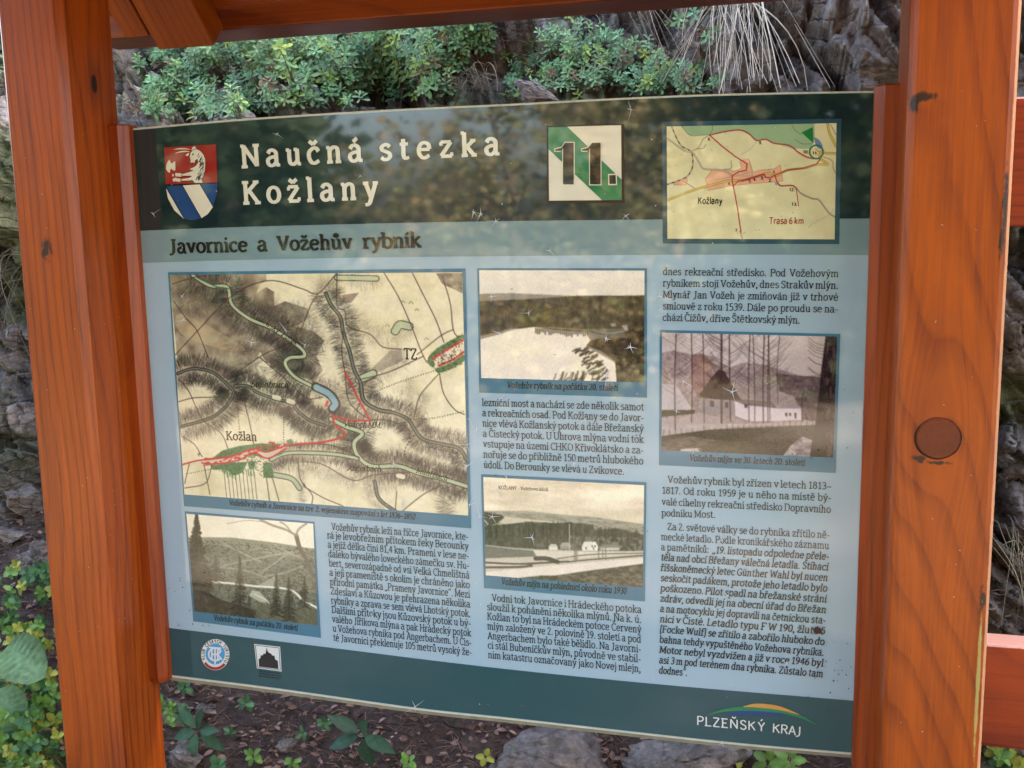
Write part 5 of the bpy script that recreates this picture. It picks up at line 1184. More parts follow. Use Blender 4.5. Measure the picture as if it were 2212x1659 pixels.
slopeN = np.stack([np.zeros_like(X), -np.gradient(Z, axis=0), np.gradient(Y, axis=0)], -1); slopeN /= np.linalg.norm(slopeN, axis=-1, keepdims=True) + 1e-9
Q2 = Q + slopeN * dd[..., None] * np.clip(1.0, 0, 1)
nr, nc = X.shape
i = (np.arange(nr - 1)[:, None] * nc + np.arange(nc - 1)[None]).ravel()
FB = np.stack([i, i + 1, i + nc + 1, i + nc], 1)
moss = np.clip((fbm(Q * 2.6, 4, 41) - .53) * 9, 0, 1) * sst(.5, 1.2, Z)
att = np.stack([rockiness, moss, 0.45 * c2_ + 0.30 * c3_ + .25 * c1_], -1).reshape(-1, 3)
def bank_mat():
    mt, N, L, B = mat_new('schist_rock')
    at = N.new('ShaderNodeAttribute'); at.attribute_name = 'tint'
    sep = N.new('ShaderNodeSeparateColor'); L.new(at.outputs['Color'], sep.inputs[0])
    tc = N.new('ShaderNodeTexCoord').outputs['Object']
    st = mapping(N, L, tc, rot=(0, math.radians(-53), 0), scale=(5, 5, 2.4))
    n1 = noise(N, L, st, 2.2, 8, .65, .4); n2 = noise(N, L, tc, 45, 6, .7); n3 = noise(N, L, tc, 3.2, 5, .6)
    r = ramp(N, [(0.28, (0.045, 0.038, 0.034)), (0.44, (0.140, 0.120, 0.108)), (0.58, (0.235, 0.205, 0.190)), (0.76, (0.36, 0.325, 0.305))]); L.new(n1.outputs[0], r.inputs[0])
    rb = ramp(N, [(0.46, (1, 1, 1)), (0.66, (1.0, .80, .58))]); L.new(n3.outputs[0], rb.inputs[0])
    c = mixc(N, L, 1.0, r.outputs[0], rb.outputs[0], 'MULTIPLY')
    rf = ramp(N, [(0.3, (.55, .55, .55)), (0.7, (1.35, 1.35, 1.35))]); L.new(n2.outputs[0], rf.inputs[0])
    c = mixc(N, L, 1.0, c, rf.outputs[0], 'MULTIPLY')
    tone = ramp(N, [(0.2, (.62, .60, .58)), (0.8, (1.30, 1.28, 1.26))]); L.new(sep.outputs[2], tone.inputs[0])
    c = mixc(N, L, 1.0, c, tone.outputs[0], 'MULTIPLY')
    soil = ramp(N, [(0.3, (0.014, 0.007, 0.004)), (0.55, (0.055, 0.028, 0.018)), (0.75, (0.13, 0.075, 0.05))]); L.new(n2.outputs[0], soil.inputs[0])
    c = mixc(N, L, sep.outputs[0], soil.outputs[0], c)
    ms = ramp(N, [(0.3, (0.030, 0.045, 0.008)), (0.7, (0.12, 0.14, 0.025))]); L.new(n2.outputs[0], ms.inputs[0])
    c = mixc(N, L, mth(N, L, 'MULTIPLY', sep.outputs[1], 0.75), c, ms.outputs[0])
    vo = N.new('ShaderNodeTexVoronoi'); vo.feature = 'DISTANCE_TO_EDGE'; vo.inputs['Scale'].default_value = 1.0
    wn = noise(N, L, tc, 6.0, 3)
    va = N.new('ShaderNodeVectorMath'); va.operation = 'MULTIPLY_ADD'; L.new(wn.outputs['Color'], va.inputs[0]); va.inputs[1].default_value = (1.2, 1.2, 1.2)
    L.new(mapping(N, L, tc, rot=(0, math.radians(-54), 0), scale=(5, 6, 24)), va.inputs[2]); L.new(va.outputs[0], vo.inputs['Vector'])
    ck = ramp(N, [(0.0, (0.55, 0.52, 0.50)), (0.03, (1, 1, 1))]); L.new(vo.outputs['Distance'], ck.inputs[0])
    c = mixc(N, L, mth(N, L, 'MULTIPLY', sep.outputs[0], 0.85), c, mixc(N, L, 1.0, c, ck.outputs[0], 'MULTIPLY'))
    L.new(c, B.inputs['Base Color']); B.inputs['Roughness'].default_value = .7
    cr = ramp(N, [(0.0, (0, 0, 0)), (0.10, (1, 1, 1))]); L.new(vo.outputs['Distance'], cr.inputs[0])
    h = mth(N, L, 'ADD', mth(N, L, 'MULTIPLY', n1.outputs[0], 1.0), mth(N, L, 'MULTIPLY', n2.outputs[0], 0.5))
    h = mth(N, L, 'ADD', h, mth(N, L, 'MULTIPLY', cr.outputs[0], 0.25))
    b = N.new('ShaderNodeBump'); b.inputs['Strength'].default_value = 0.7; b.inputs['Distance'].default_value = 0.03; L.new(h, b.inputs['Height']); L.new(b.outputs[0], B.inputs['Normal'])
    return mt
M_ROCK = bank_mat()
VB = Q2.reshape(-1, 3)
tag(mesh('rocky_bank', VB, FB, M_ROCK, None, False, att), kind='structure')
BVH = BVHTree.FromPolygons([tuple(v) for v in VB.tolist()], FB.tolist())
def hit(x, y):
    dr = ray(x, y)
    r = BVH.ray_cast(Vector(CAM), Vector(dr).normalized())
    return (np.array(r[0]), np.array(r[1])) if r[0] is not None else (None, None)
def drop(x, y):
    r = BVH.ray_cast(Vector((x, y, 9)), Vector((0, 0, -1)))
    return np.array(r[0]) if r[0] is not None else np.array([x, y, 0.0])

# ------------------------------------------------------------------ leaves
def frame_of(axis, roll=0.0):
    a = np.asarray(axis, float); a = a / np.linalg.norm(a)
    u = np.cross(a, [0, 0, 1.0]);
    if np.linalg.norm(u) < 1e-3: u = np.array([1.0, 0, 0])
    u /= np.linalg.norm(u); v = np.cross(a, u)
    c, s = math.cos(roll), math.sin(roll)
    return a, u * c + v * s, -u * s + v * c

class Leaves:
    def __init__(s, seed=1): s.V = []; s.F = []; s.C = []; s.n = 0; s.r = np.random.default_rng(seed)
    def leaf(s, p, d, up, L, W, col, shape='obovate', curl=0.2, fold=0.25, nl=5, teeth=0.0, pleat=0.0):
        """a leaf from p along d, its face towards up"""
        d = d / np.linalg.norm(d); up = up - d * (up @ d); up /= np.linalg.norm(up) + 1e-9; sd_ = np.cross(d, up)
        t = np.linspace(0, 1, nl)
        if shape == 'obovate': w_ = np.interp(t, (0, .25, .5, .75, .92, 1), (.05, .17, .34, .5, .42, .2))
        elif shape == 'lance': w_ = np.sin(np.pi * t ** 0.8) * 0.5 + 0.01
        elif shape == 'round': w_ = np.sqrt(np.clip(1 - (2 * t - 1) ** 2, 0, 1)) * 0.5 * (1.05 - .25 * t) + .02
        else: w_ = np.sin(np.pi * t) * 0.5 + 0.01
        w_ = w_ * W
        if teeth: w_ = w_ * (1 + teeth * ((np.arange(nl) % 2) * 2 - 1))
        w_[-1] = 0.004 * W if shape != 'obovate' else 0.17 * W
        z = -curl * L * t ** 2
        mid = p + np.outer(t * L, d) + np.outer(z, up)
        h = fold * w_
        V = np.empty((nl, 3, 3)); V[:, 1] = mid
        V[:, 0] = mid + sd_ * w_[:, None] + np.outer(h, up); V[:, 2] = mid - sd_ * w_[:, None] + np.outer(h, up)
        if pleat:
            al = ((np.arange(nl) % 2) * 2 - 1)[:, None] * pleat * w_[:, None] * up; V[:, 0] += al; V[:, 2] += al
        b = s.n
        for k in range(nl - 1):
            for j in (0, 1): s.F.append((b + 3 * k + j, b + 3 * k + j + 1, b + 3 * k + j + 4, b + 3 * k + j + 3))
        s.V.append(V.reshape(-1, 3)); s.n += 3 * nl
        c = np.tile(np.asarray(col, float), (nl, 3, 1)); c[:, 1] *= 1.25
        s.C.append(c.reshape(-1, 3))
    def stem(s, pts, r, col):
        P = np.asarray(pts, float); n = len(P); b = s.n
        dirs = np.gradient(P, axis=0)
        for k in range(n):
            _, u, v = frame_of(dirs[k]); rk = r * (1 - 0.55 * k / (n - 1))
            s.V.append(np.array([P[k] + rk * (u * math.cos(a) + v * math.sin(a)) for a in (0, 2.09, 4.19)]))
            s.C.append(np.tile(np.asarray(col, float), (3, 1)))
        for k in range(n - 1):
            for j in range(3): s.F.append((b + 3 * k + j, b + 3 * k + (j + 1) % 3, b + 3 * k + 3 + (j + 1) % 3, b + 3 * k + 3 + j))
        s.n += 3 * n
    def rosette(s, p, axis, size, col, n=9):
        a, u, v = frame_of(axis, s.r.uniform(0, 6.28))
        for k in range(n):
            th = k * 2.39996; e = 0.12 + 0.80 * (k / n) ** 1.3                     # outer leaves flat, inner ones upright
            rad = u * math.cos(th) + v * math.sin(th)
            d = rad * math.cos(e) + a * math.sin(e)
            L = size * s.r.uniform(.8, 1.1) * (1.0 - 0.45 * k / n)
            c = np.asarray(col) * s.r.uniform(.75, 1.25) * (1 + .25 * k / n)
            s.leaf(p + a * 0.002 * k, d, a * math.cos(e) - rad * math.sin(e), L, L * 0.40, c, 'obovate', 0.16, 0.18, 6)
    def build(s, name, mat, parent=None):
        quads = np.array([f for f in s.F])
        return mesh(name, np.concatenate(s.V), quads, mat, parent, True, np.concatenate(s.C))

M_LEAF = tinted('waxy_leaf', 0.45, 0.30, 0.18, 0.2, 40)
M_HERB = tinted('herb_leaf', 0.5, 0.4, 0.3, 0.25, 60)
M_DRY = tinted('dry_stems', 0.7, 0.3, 0.0, 0.2, 30)
def inpoly(x, y, P):
    r = False; j = len(P) - 1
    for i in range(len(P)):
        if (P[i][1] > y) != (P[j][1] > y) and x < (P[j][0] - P[i][0]) * (y - P[i][1]) / (P[j][1] - P[i][1]) + P[i][0]: r = not r
        j = i
    return r
GREEN = np.array([0.155, 0.275, 0.125])
def mat_of_plants(name, polys, seed, label, size=(0.026, 0.040)):
    lv = Leaves(seed); r = lv.r
    for (P, n, lift) in polys:
        x0, x1 = min(p[0] for p in P), max(p[0] for p in P); y0, y1 = min(p[1] for p in P), max(p[1] for p in P)
        k = 0; tries = 0
        while k < n and tries < n * 20:
            tries += 1
            x, y = r.uniform(x0, x1), r.uniform(y0, y1)
            if not inpoly(x, y, P): continue
            h, nn = hit(x, y)
            if h is None or h[1] > 4.5: continue
            if nn @ (CAM - h) < 0: nn = -nn
            out = np.array([0.05 * r.normal(), -0.8, 0.62]) ; out /= np.linalg.norm(out)
            p = h + out * r.uniform(0.01, lift)
            ax = out * 0.9 + nn * 0.2 + r.normal(0, .24, 3)
            g = GREEN * r.uniform(.55, 1.35) * np.array([r.uniform(.85, 1.25), 1, r.uniform(.8, 1.1)])
            s_ = r.uniform(*size) * r.choice((.65, .85, 1, 1.1))
            q_ = r.random()
            if q_ < .10: g = g * np.array([1.5, 1.2, .6])
            elif q_ < .16: g = np.array([.22, .13, .07]) * r.uniform(.5, 1.1)
            lv.rosette(p, ax, s_, g, r.integers(8, 12))
            if r.random() < .7: lv.stem([h - out * .02 + np.array([0, 0, -.03]), (h + p) / 2 + np.array([0, -.01, -.01]), p], 0.0018, (0.12, 0.075, 0.04))
            k += 1
    return tag(lv.build(name, M_LEAF), label, 'ground cover', kind='stuff')
mat_of_plants('evergreen_ground_cover', [
    ([(330, 130), (480, 70), (700, 20), (1070, -20), (1075, 110), (1010, 165), (960, 180), (880, 215), (790, 222), (700, 195), (600, 185), (470, 150), (400, 180)], 1000, 0.10),
    ([(470, 95), (1065, 20), (1060, 110), (950, 190), (800, 225), (650, 190), (520, 150)], 420, 0.17),
    ([(300, 150), (440, 140), (470, 210), (540, 260), (430, 275), (290, 270), (330, 220)], 110, 0.06), ([(500, 180), (560, 180), (560, 225), (500, 235)], 8, .06), ([(330, 190), (560, 175), (1000, 160), (985, 225), (800, 238), (560, 250), (340, 268)], 190, .07)], 3,
    'dense mat of green leaf rosettes hanging over the rock behind the left half of the board')
mat_of_plants('evergreen_ground_cover', [
    ([(1095, 150), (1180, 95), (1300, 70), (1400, 120), (1440, 150), (1560, 190), (1560, 215), (1090, 225), (1110, 180)], 330, 0.06), ([(1040, -40), (1320, -40), (1330, 30), (1240, 60), (1180, 40), (1060, 20)], 110, 0.08),
    ([(1420, 60), (1520, 60), (1560, 120), (1480, 130)], 12, .08)], 8, 'smaller mat of green leaf rosettes on the ledge above the number sign', (0.020, 0.031))

# ------------------------------------------------------------------ dry grass
def grass_tuft(name, root, n, ends, label, seed, col=(0.70, 0.58, 0.43), spread=0.06, wd=0.0017):
    """blades from round a root, drooping to points drawn from a list of end regions (x, y, sx, sy) seen on the rock"""
    lv = Leaves(seed); r = lv.r
    R0, _ = hit(*root)
    for k in range(n):
        e = ends[r.integers(len(ends))]
        q = None
        while q is None:
            q, nn = hit(e[0] + r.normal() * e[2], e[1] + r.normal() * e[3])
        p0 = R0 + r.normal(0, 1, 3) * np.array([spread, .02, .03]); p3 = q + np.array([0, -r.uniform(.03, .16), 0])
        out = np.array([0, -r.uniform(.04, .16), r.uniform(-.02, .07)])
        p1 = p0 + out + (p3 - p0) * .15; p2 = p3 * .55 + p1 * .45 + np.array([r.normal() * .03, -.03, .05])
        t = np.linspace(0, 1, 9)[:, None]
        C = (1 - t) ** 3 * p0 + 3 * (1 - t) ** 2 * t * p1 + 3 * (1 - t) * t * t * p2 + t ** 3 * p3
        if r.random() < .25: C = C[:r.integers(5, 9)]
        lv.stem(C, wd * r.uniform(.6, 1.5), np.array(col) * r.uniform(.55, 1.25))
    return tag(lv.build(name, M_DRY), label, 'dry grass')
grass_tuft('dry_grass_tuft', (1600, -60), 70, [(1600, 200, 35, 15), (1640, 195, 60, 10), (1540, 100, 50, 40), (1690, 195, 50, 8), (1570, 180, 35, 25), (1480, 130, 25, 30)], 'biggest tuft of straw-coloured dry grass hanging down the rock above the small map', 5)
grass_tuft('dry_grass_tuft', (1620, -30), 5, [(1740, 196, 5, 4), (1810, 192, 8, 4), (1690, 200, 6, 3), (1660, 195, 10, 5)], 'few long single straws arching far to the right across the rock', 15, (.75, .64, .46), 0.02, 0.0022)
grass_tuft('dry_grass_tuft', (1400, -50), 45, [(1430, 110, 35, 40), (1380, 70, 40, 30), (1440, 170, 20, 30), (1480, 90, 30, 40), (1330, 60, 40, 20)], 'thinner reddish tuft of dry grass hanging over the ledge above the number sign', 6, (0.36, 0.24, 0.18), 0.10, 0.0011)
grass_tuft('dry_grass_tuft', (1045, 165), 22, [(1060, 215, 20, 6), (1030, 205, 25, 8), (1085, 215, 20, 5)], 'short tuft of pale dead grass at the foot of the ledge just above the board', 7, (0.42, 0.33, 0.22), 0.03, 0.0011)
grass_tuft('dry_grass_tuft', (20, 560), 40, [(20, 640, 30, 40), (40, 760, 25, 60), (10, 700, 20, 60), (60, 720, 15, 60)], 'tuft of thin dead stalks on the rock left of the left post', 9, (0.30, 0.22, 0.15), 0.10, 0.0010)
grass_tuft('dry_grass_tuft', (2190, 1120), 24, [(2195, 1280, 18, 40), (2180, 1340, 15, 20), (2205, 1200, 12, 40)], 'tuft of thin yellow stalks on the rock right of the right post', 10, (0.42, 0.34, 0.20), 0.05, 0.0010)

# ------------------------------------------------------------------ litter and twigs
def litter():
    lv = Leaves(21); r = lv.r
    for k in range(15000):
        x = r.uniform(-2.1, 1.1); y = r.uniform(0.30, 1.25)
        p = drop(x, y)
        if p[2] > 0.85: continue
        a = r.uniform(0, 6.28); d = np.array([math.cos(a), math.sin(a), r.uniform(-.1, .5)]); up = np.array([r.normal() * .4, -.4 + r.normal() * .3, 1.0])
        col = np.array([(0.14, 0.070, 0.046), (0.20, 0.105, 0.070), (0.10, 0.050, 0.036), (0.27, 0.16, 0.11), (0.22, 0.13, 0.11)][r.integers(5)]) * r.uniform(.6, 1.2)
        if r.random() < .45: L = r.uniform(.010, .030); lv.leaf(p + [0, -.003, .006], d, up, L, L * r.uniform(.4, .7), col, 'mid', r.uniform(-.3, .5), .3, 4)
        else:
            L = r.uniform(.02, .07); lv.stem([p + [0, 0, .003], p + d * L * .5 + [0, 0, .006], p + d * L * [1, 1, .3] + [0, 0, .003]], r.uniform(.0008, .0018), col)
    return tag(lv.build('leaf_litter', M_DRY), 'reddish brown fallen leaves, needles and chips on the soil under the board', 'leaf litter', kind='stuff')
litter()
def twigs():
    lv = Leaves(23); r = lv.r
    for (x, y, n, s) in ((300, 190, 60, 60), (620, 215, 16, 70), (900, 215, 16, 90), (1090, 90, 26, 40), (1280, 190, 24, 120), (330, 240, 26, 30), (1400, 190, 16, 80), (20, 420, 30, 60), (30, 760, 26, 70)):
        for k in range(n):
            h, nn = hit(x + r.normal() * s, y + r.normal() * s * .35)
            if h is None: continue
            d = np.array([r.normal(), -.3 * r.random(), r.normal() * .6]); d /= np.linalg.norm(d); L = r.uniform(.04, .16)
            lv.stem([h, h + d * L * .5 + [0, -.02, .01], h + d * L + [0, -.025, 0]], r.uniform(.0008, .002), np.array([(.20, .13, .10), (.33, .24, .17), (.14, .085, .065)][r.integers(3)]) * r.uniform(.7, 1.2))
    return tag(lv.build('fallen_twigs', M_DRY), 'loose brown twigs and conifer needles caught on the rock and between the leaf mats', 'twigs', kind='stuff')
twigs()

# ------------------------------------------------------------------ stones
def stone(px, py, size, seed, label, squash=(1, .8, .65), col=None, sink=0.3):
    h, nn = hit(px, py)
    r = np.random.default_rng(seed)
    bm = bmesh.new(); bmesh.ops.create_icosphere(bm, subdivisions=5, radius=1.0)
    V = np.array([v.co[:] for v in bm.verts])
    for k in range(15):                                                   # cleave it flat on many sides
        n_ = r.normal(0, 1, 3); n_ /= np.linalg.norm(n_); o = r.uniform(.42, .80)
        e = V @ n_; V = V - np.outer(np.clip(e - o, 0, None), n_) * 1.0
    V += V * (0.10 * (fbm(V * 2.5 + seed, 4, seed) - .5) + .05 * (fbm(V * 9, 3, seed + 1) - .5))[:, None] * 2
    g1, _, _ = facets(V * 1.9 + 50 + seed, seed); g2, _, _ = facets(V * 5.5 + 50 + seed, seed + 3)
    V = V * (1 + 0.18 * g1 + 0.04 * g2)[:, None]
    V = V * size * np.array(squash)
    a = r.uniform(-.5, .5); V = V @ np.array([[math.cos(a), 0, -math.sin(a)], [0, 1, 0], [math.sin(a), 0, math.cos(a)]])
    for v, c in zip(bm.verts, V): v.co = c
    me = bpy.data.meshes.new('stone'); bm.to_mesh(me); bm.free()
    a_ = me.color_attributes.new('tint', 'FLOAT_COLOR', 'POINT'); arr = np.zeros((len(V), 4), np.float32); arr[:, 0] = .8; arr[:, 2] = .62; arr[:, 3] = 1; a_.data.foreach_set('color', arr.ravel())
    o = link('stone', me, None, M_ROCK); o.location = h + nn * size * (0.32 - sink) * (1 if nn @ (CAM - h) > 0 else -1)
    return tag(o, label, 'stone')
stone(388, 1556, 0.062, 3, 'pale pinkish stone beside the foot of the left post, below the lower left panel corner', (.9, .7, 1.1))
stone(442, 1538, 0.045, 4, 'smaller pale stone just right of the pinkish stone below the panel', (1.1, .8, .75))
stone(400, 1645, 0.07, 5, 'grey stone at the bottom edge right of the left post', (1, .8, .8))
stone(618, 1612, 0.04, 6, 'small reddish stone in the leaf litter between the two five-leaved seedlings', (1.1, .8, .7))
stone(1180, 1655, 0.16, 7, 'large brown boulder below the middle of the panel', (1.5, .9, .8))
stone(1480, 1660, 0.13, 8, 'dark boulder below the region logo under the panel', (1.3, .9, .8))
stone(40, 1085, 0.085, 9, 'grey angular boulder left of the left post, level with the middle of the panel', (1, .8, .75))
stone(80, 1240, 0.10, 10, 'lowest tan boulder left of the left post above the herbs', (.9, .8, 1.0))
stone(15, 1160, 0.075, 13, 'greyish boulder at the left edge between two larger boulders', (1, .8, .75))
stone(2195, 1010, 0.07, 11, 'greenish stone right of the right post beside the round plug', (.8, .8, 1.0))
stone(1180, 208, 0.07, 12, 'flat grey stone lying on the ledge over the panel top', (1.5, .8, .5), sink=.5)

# ------------------------------------------------------------------ plants below and beside the board
def at_ground(px, py, lift=0.0):
    h, nn = hit(px, py); return h
def seedling(px, py, nl, L, W, col, label, cat, seed, lift=.09, shape='lance', name='seedling', spread=1.0, toward=.35, teeth=0.0, colvar=.25, group=None):
    """a stem with nl leaves fanning from its top"""
    base = at_ground(px, py); lv = Leaves(seed); r = lv.r
    top = base + np.array([r.normal() * .01, -lift * .75, lift * .65])
    root = drop(top[0] + .01, top[1] + lift * .5)
    e = empty(name, tuple(root))
    lv.stem([root - root - [0, 0, .01], (top - root) * .55 + [0.006, 0, .01], top - root], .0022, (0.10, 0.11, 0.04))
    a0 = r.uniform(0, 6.28)
    for k in range(nl):
        th = a0 + k * 2 * math.pi / nl + r.normal() * .12
        d = np.array([math.cos(th), -.25 + .2 * r.normal(), math.sin(th) * .85 + .05]) * spread
        c = np.asarray(col) * r.uniform(1 - colvar, 1 + colvar)
        if r.random() < .0: c = c
        lf = Leaves(seed * 31 + k)
        lf.leaf(d / np.linalg.norm(d) * L * .12, d, np.array([0, -.75, .66]) + r.normal(0, .15, 3), L * r.uniform(.8, 1.1), W * r.uniform(.85, 1.1), c, shape, r.uniform(.05, .3), .16, 9, teeth)
        o = lf.build('leaf', M_HERB, e); o.location = top - root
    lv.build('stem', M_HERB, e)
    return tag(e, label, cat, group)
DG = (0.045, 0.105, 0.050)
seedling(465, 1596, 6, .075, .030, DG, 'dark green seedling with pointed leaves below the panel, nearer the left post', 'seedling', 61, toward=.3)
seedling(800, 1606, 5, .086, .039, DG, 'dark green seedling with broad pointed leaves below the panel, right of the other seedling', 'seedling', 63)
MG = (0.075, 0.175, 0.060); LG = (0.17, 0.30, 0.060); YG = (0.38, 0.38, 0.06)
for (x, y, n, L, c, lab, sd_) in ((410, 1490, 5, .026, MG, 'small clover-like plant right under the lower left panel corner', 71), (550, 1526, 5, .028, MG, 'small rounded-leaf plant under the panel below the chapel logo', 72), (565, 1640, 7, .026, LG, 'bright green leafy sprout at the bottom edge below the chapel logo', 73), (640, 1650, 6, .022, LG, 'lime green sprout at the bottom edge just left of the broad-leaved seedling', 74),
                               (900, 1652, 6, .026, LG, 'bright green sprout at the bottom edge right of the broad-leaved seedling', 75), (1130, 1640, 6, .030, MG, 'low green plant on the brown boulder below the panel', 76), (660, 1590, 4, .02, MG, 'tiny green sprout in the litter between the two seedlings', 77),
                               (1540, 1640, 5, .036, MG, 'green bramble sprig under the panel below the region logo', 78), (1590, 1626, 3, .034, YG, 'yellowing bramble sprig under the panel below the region logo', 79), (1650, 1650, 5, .038, LG, 'light green bramble sprig under the panel right of the yellowing sprig', 80), (1050, 1640, 4, .026, YG, 'yellow green sprig beside the brown boulder below the panel', 81),
                               (470, 1655, 7, .030, MG, 'leafy green sprig at the bottom edge between the grey stone and the bright sprout', 82), (720, 1570, 6, .022, MG, 'small green plant in the litter above the broad-leaved seedling', 83), (1720, 1648, 6, .036, LG, 'rightmost light green bramble sprig under the panel beside the right batten', 84), (1470, 1622, 5, .026, MG, 'small dark bramble sprig on the dark boulder below the region logo', 85), (520, 1588, 5, .018, MG, 'tiny clover-like plant beside the pointed-leaf seedling below the panel', 86)):
    seedling(x, y, n, L, L * .62, c, lab, 'small plant', sd_, lift=.03, shape='round', name='small_plant', teeth=.1)
def herb(px, py, n, sc, label, seed, yellow=.3, lift=.12):
    base = at_ground(px, py); lv = Leaves(seed); r = lv.r
    for k in range(n):
        top = np.array([r.normal() * .05, -abs(r.normal()) * .06 - .02, r.uniform(.02, lift)])
        lv.stem([np.zeros(3), top * .5 + [0, 0, .02], top], .0013, (.12, .14, .05))
        c0 = np.array(YG if r.random() < yellow else (LG if r.random() < .6 else MG))
        a = r.uniform(0, 6.28)
        for j in range(5):
            th = a + j * 1.2566; d = np.array([math.cos(th), -.3, math.sin(th)]); L = sc * r.uniform(.7, 1.2)
            lv.leaf(top, d, np.array([0, -.75, .6]) + r.normal(0, .25, 3), L, L * .75, c0 * r.uniform(.7, 1.2), 'round', .2, .15, 7, .16)
    o = lv.build('herb', M_HERB); o.location = base + np.array([0, -.02, 0])
    return tag(o, label, 'herb')
herb(120, 1290, 22, 0.026, 'small green herb beside the left post, highest of the herbs there', 91, .15)
herb(100, 1400, 26, 0.026, 'yellow and green lobed herb between the big round leaves and the left post', 92, .7)
herb(110, 1500, 30, 0.026, 'lobed herb with yellow patches left of the left post, below the big round leaves', 93, .35)
herb(95, 1590, 35, 0.027, 'dense green lobed herb left of the left post near the bottom edge', 94, .12)
herb(30, 1620, 30, 0.029, 'yellowing herb in the bottom left corner', 95, .45)
herb(150, 1650, 22, 0.023, 'small green herb touching the left post at the bottom edge', 96, .1)
herb(385, 1520, 13, 0.019, 'little green herb against the right side of the left post foot', 97, .1, .05)
herb(2150, 1650, 17, 0.023, 'tangle of grass-green herb under the lower rail right of the right post', 98, .3)
herb(60, 1470, 26, .026, 'bright green herb behind the big round leaves at the left edge', 101, .12)
herb(135, 1570, 26, .026, 'fresh green herb squeezed against the left edge of the left post', 102, .08)
herb(25, 1340, 20, .024, 'green herb at the left edge above the big round leaves', 103, .15)
herb(60, 1650, 30, .028, 'dense fresh green herb at the bottom edge left of the left post', 104, .1)
# big round hazel leaves
def big_leaf_plant():
    base = at_ground(40, 1560); e = empty('hazel_sprig', tuple(base))
    r = np.random.default_rng(3)
    lv = Leaves(5)
    for k, (px, py, L, ang) in enumerate(((48, 1425, .140, -.35), (18, 1535, .130, -1.0), (-30, 1390, .09, .5), (-25, 1560, .08, -.6))):
        q = on_y(px, py, base[1] - .12)
        d = np.array([math.cos(ang), -.35, math.sin(ang)]); d /= np.linalg.norm(d)
        lf = Leaves(k + 50)
        nl = 19
        lf.leaf(np.zeros(3), d, np.array([.1, -.8, .6]), L, L * .92, np.array((.19, .33, .16)) * r.uniform(.9, 1.1), 'round', .25, .30, nl, .05, .10)
        o = lf.build('leaf', M_HERB, e); o.location = q - d * L * .5 - base
        lv.stem([np.zeros(3), (q - base) * .5 + [0, .02, .02], q - d * L * .5 - base], .002, (.12, .09, .05))
    lv.build('stem', M_HERB, e)
    return tag(e, 'sprig with big rounded pale green leaves at the left edge beside the left post', 'sapling')
big_leaf_plant()

# ------------------------------------------------------------------ trees: beyond the bank and across the path (these show in the panel's gloss)
M_BARK = plain('bark', (0.11, 0.085, 0.07), .85, .5, 14, .6)
M_CROWN = tinted('tree_leaf', 0.55, 0.4, 0.35, 0.25, 2.0)
def tree_mesh(seed, h, cr, z0, col, n=2600, ls=.12, conif=False):
    r = np.random.default_rng(seed)
    tr = MB(); P = [(0, 0, -.2)]; x = y = 0
    for k in range(1, 9): x += r.normal() * .05; y += r.normal() * .05; P.append((x, y, h * k / 8 * .96))
    P = np.array(P)
    def tube(P, r0, r1, m=8):
        V = []; n_ = len(P)
        for k in range(n_):
            _, u, v = frame_of(np.gradient(P, axis=0)[k]); q = r0 + (r1 - r0) * k / (n_ - 1)
            V += [P[k] + q * (u * math.cos(a) + v * math.sin(a)) for a in np.linspace(0, 2 * math.pi, m, endpoint=False)]
        tr.add(V, [(k * m + j, k * m + (j + 1) % m, (k + 1) * m + (j + 1) % m, (k + 1) * m + j) for k in range(n_ - 1) for j in range(m)])
    tube(P, .02 * h, .004 * h)
    clumps = []
    for k in range(26):
        t = r.uniform(z0, 1.0); b = P[0] + (P[-1] - P[0]) * t; a = r.uniform(0, 6.28)
        R = cr * (1 - (t - z0) / (1.02 - z0)) ** .8 if conif else cr * math.sin(math.pi * min(1, (t - z0) / (1 - z0) * .8 + .2)) ** .6
        e = b + np.array([math.cos(a) * R, math.sin(a) * R, (-.15 if conif else .25) * R]) * r.uniform(.5, 1)
        tube(np.array([b, (b + e) / 2 + [0, 0, .05 * R], e]), .006 * h, .0015 * h, 5); clumps.append(e); clumps.append((b + e) / 2)
    V = []; C = []
    for k in range(n):
        c = clumps[r.integers(len(clumps))]; p = c + r.normal(0, 1, 3) * cr * np.array([.24, .24, .15])
        a_, u, v = frame_of(r.normal(0, 1, 3)); s_ = ls * r.uniform(.5, 1.3)
        V += [p - u * s_ * .5, p + v * s_ * .3, p + u * s_ * .5, p - v * s_ * .3]; cc = np.asarray(col[r.integers(len(col))]) * r.uniform(.7, 1.3); C += [cc] * 4
    return tr, np.array(V), np.arange(4 * n).reshape(-1, 4), np.array(C)
KINDS = [('beech_tree', 3, 9, 2.6, .12, [(.26, .21, .08), (.20, .21, .08), (.28, .19, .08)]), ('oak_tree', 5, 8, 2.4, .10, [(.18, .20, .07), (.28, .24, .10), (.26, .19, .09)]), ('spruce_tree', 7, 11, 1.9, .08, [(.03, .055, .025), (.05, .07, .03)]), ('hazel_bush', 9, 3.2, 1.5, .02, [(.19, .20, .08), (.26, .22, .10), (.27, .19, .10)])]
PROTO = {}
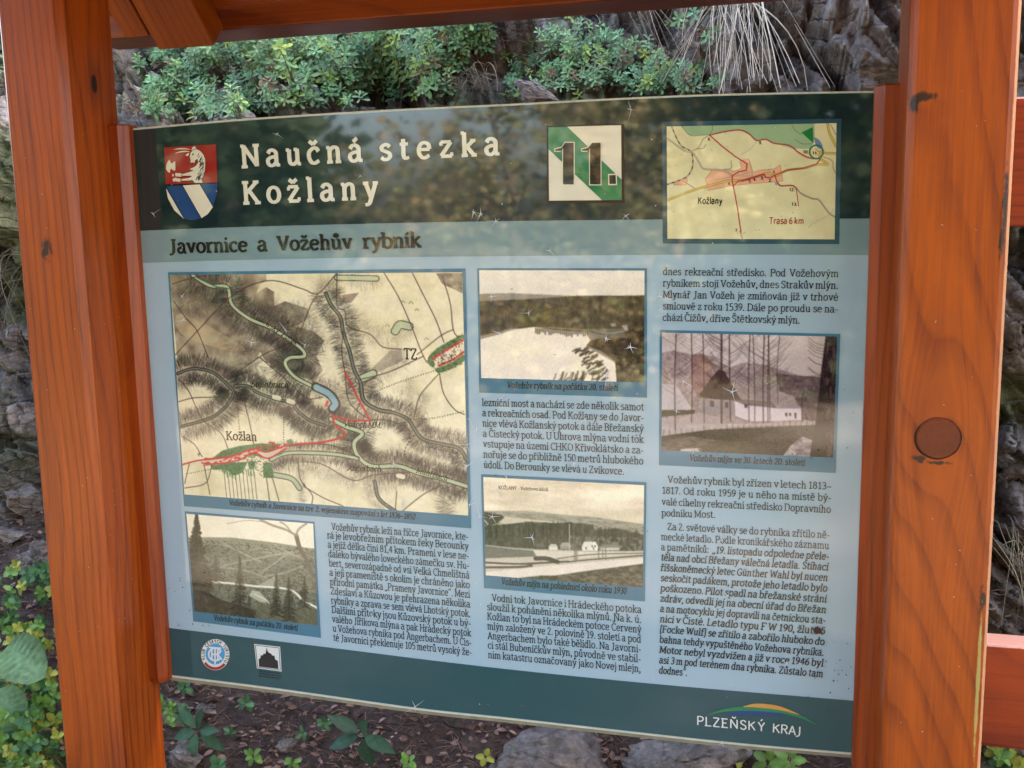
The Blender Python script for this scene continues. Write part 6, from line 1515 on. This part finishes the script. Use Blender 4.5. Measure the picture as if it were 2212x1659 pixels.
def plant_tree(kind, x, y, z, sc, rz, label, group):
    name, sd_, h, cr, z0, col = KINDS[kind]
    if kind not in PROTO:
        tr, V, F, C = tree_mesh(sd_, h, cr, z0, col, 5600 if kind == 2 else 4200 if kind != 3 else 2600, .30 if kind == 2 else .16 if kind != 3 else .11, kind == 2)
        e = empty(name); t = tr.build('trunk', M_BARK, e, True); c = mesh('crown', V, F, M_CROWN, e, False, C)
        PROTO[kind] = (t, c)
    else:
        e = empty(name)
        for src in PROTO[kind]:
            o = src.copy(); COL.objects.link(o); o.parent = e
    e.location = (x, y, z); e.rotation_euler = (0, 0, rz); e.scale = (sc, sc, sc)
    tag(e, label, 'tree' if kind != 3 else 'bush', group)
tr_r = np.random.default_rng(17)
FAR = [(3, -2.35, -6.8, .66), (3, -1.9, -7.4, .95), (3, -1.1, -7.0, .8), (1, -1.3, -9.8, .9), (2, -0.2, -9.5, .8), (2, 1.2, -9, 1.0), (2, 2.9, -9.5, 1.2), (1, 5.2, -9, 1.0), (2, 0.4, -12, 1.1), (2, -6.4, -7.0, .9), (2, -4.8, -7.4, .72), (2, -5.9, -6.6, .75), (2, -5.6, -8.8, .75), (2, -6.9, -9.6, 1.0), (2, -7.6, -11.5, 1.1), (2, -7.2, -8.0, .8), (2, -8.0, -9.0, 1.0), (2, -10.5, -10, 1.1), (2, -13, -12, 1.2), (2, 4.2, -13, 1.2), (0, 8, -12, 1.2), (2, -1.2, -14, 1.1)]
for k, (kd, x, y, s_) in enumerate(FAR):
    nm = KINDS[kd][0].replace('_', ' ')
    plant_tree(kd, x, y, 0, s_, tr_r.uniform(0, 6.28), 'autumn-tinted %s across the path, mirrored in the gloss of the panel' % nm, nm.split()[0] + ' trees across the path')
for k, (kd, x, y, s_) in enumerate([(2, -6.0, 7.5, .7), (2, -7.4, 8.6, .8), (1, -9.5, 12, .8), (2, -9, 11, .9), (2, -11, 13, 1.0), (2, -8.6, 15, 1.0), (2, -15, 20, 1.2), (2, -13.5, 16, 1.0), (2, -7, 14, 1.0), (2, -10.5, 17, 1.1), (0, -12.5, 22, 1.2)]):
    nm = KINDS[kd][0].replace('_', ' ')
    plant_tree(kd, x, y, 2.2, s_, tr_r.uniform(0, 6.28), 'distant %s behind the bank, seen beside the left post' % nm, 'distant ' + nm.split()[0] + ' trees')
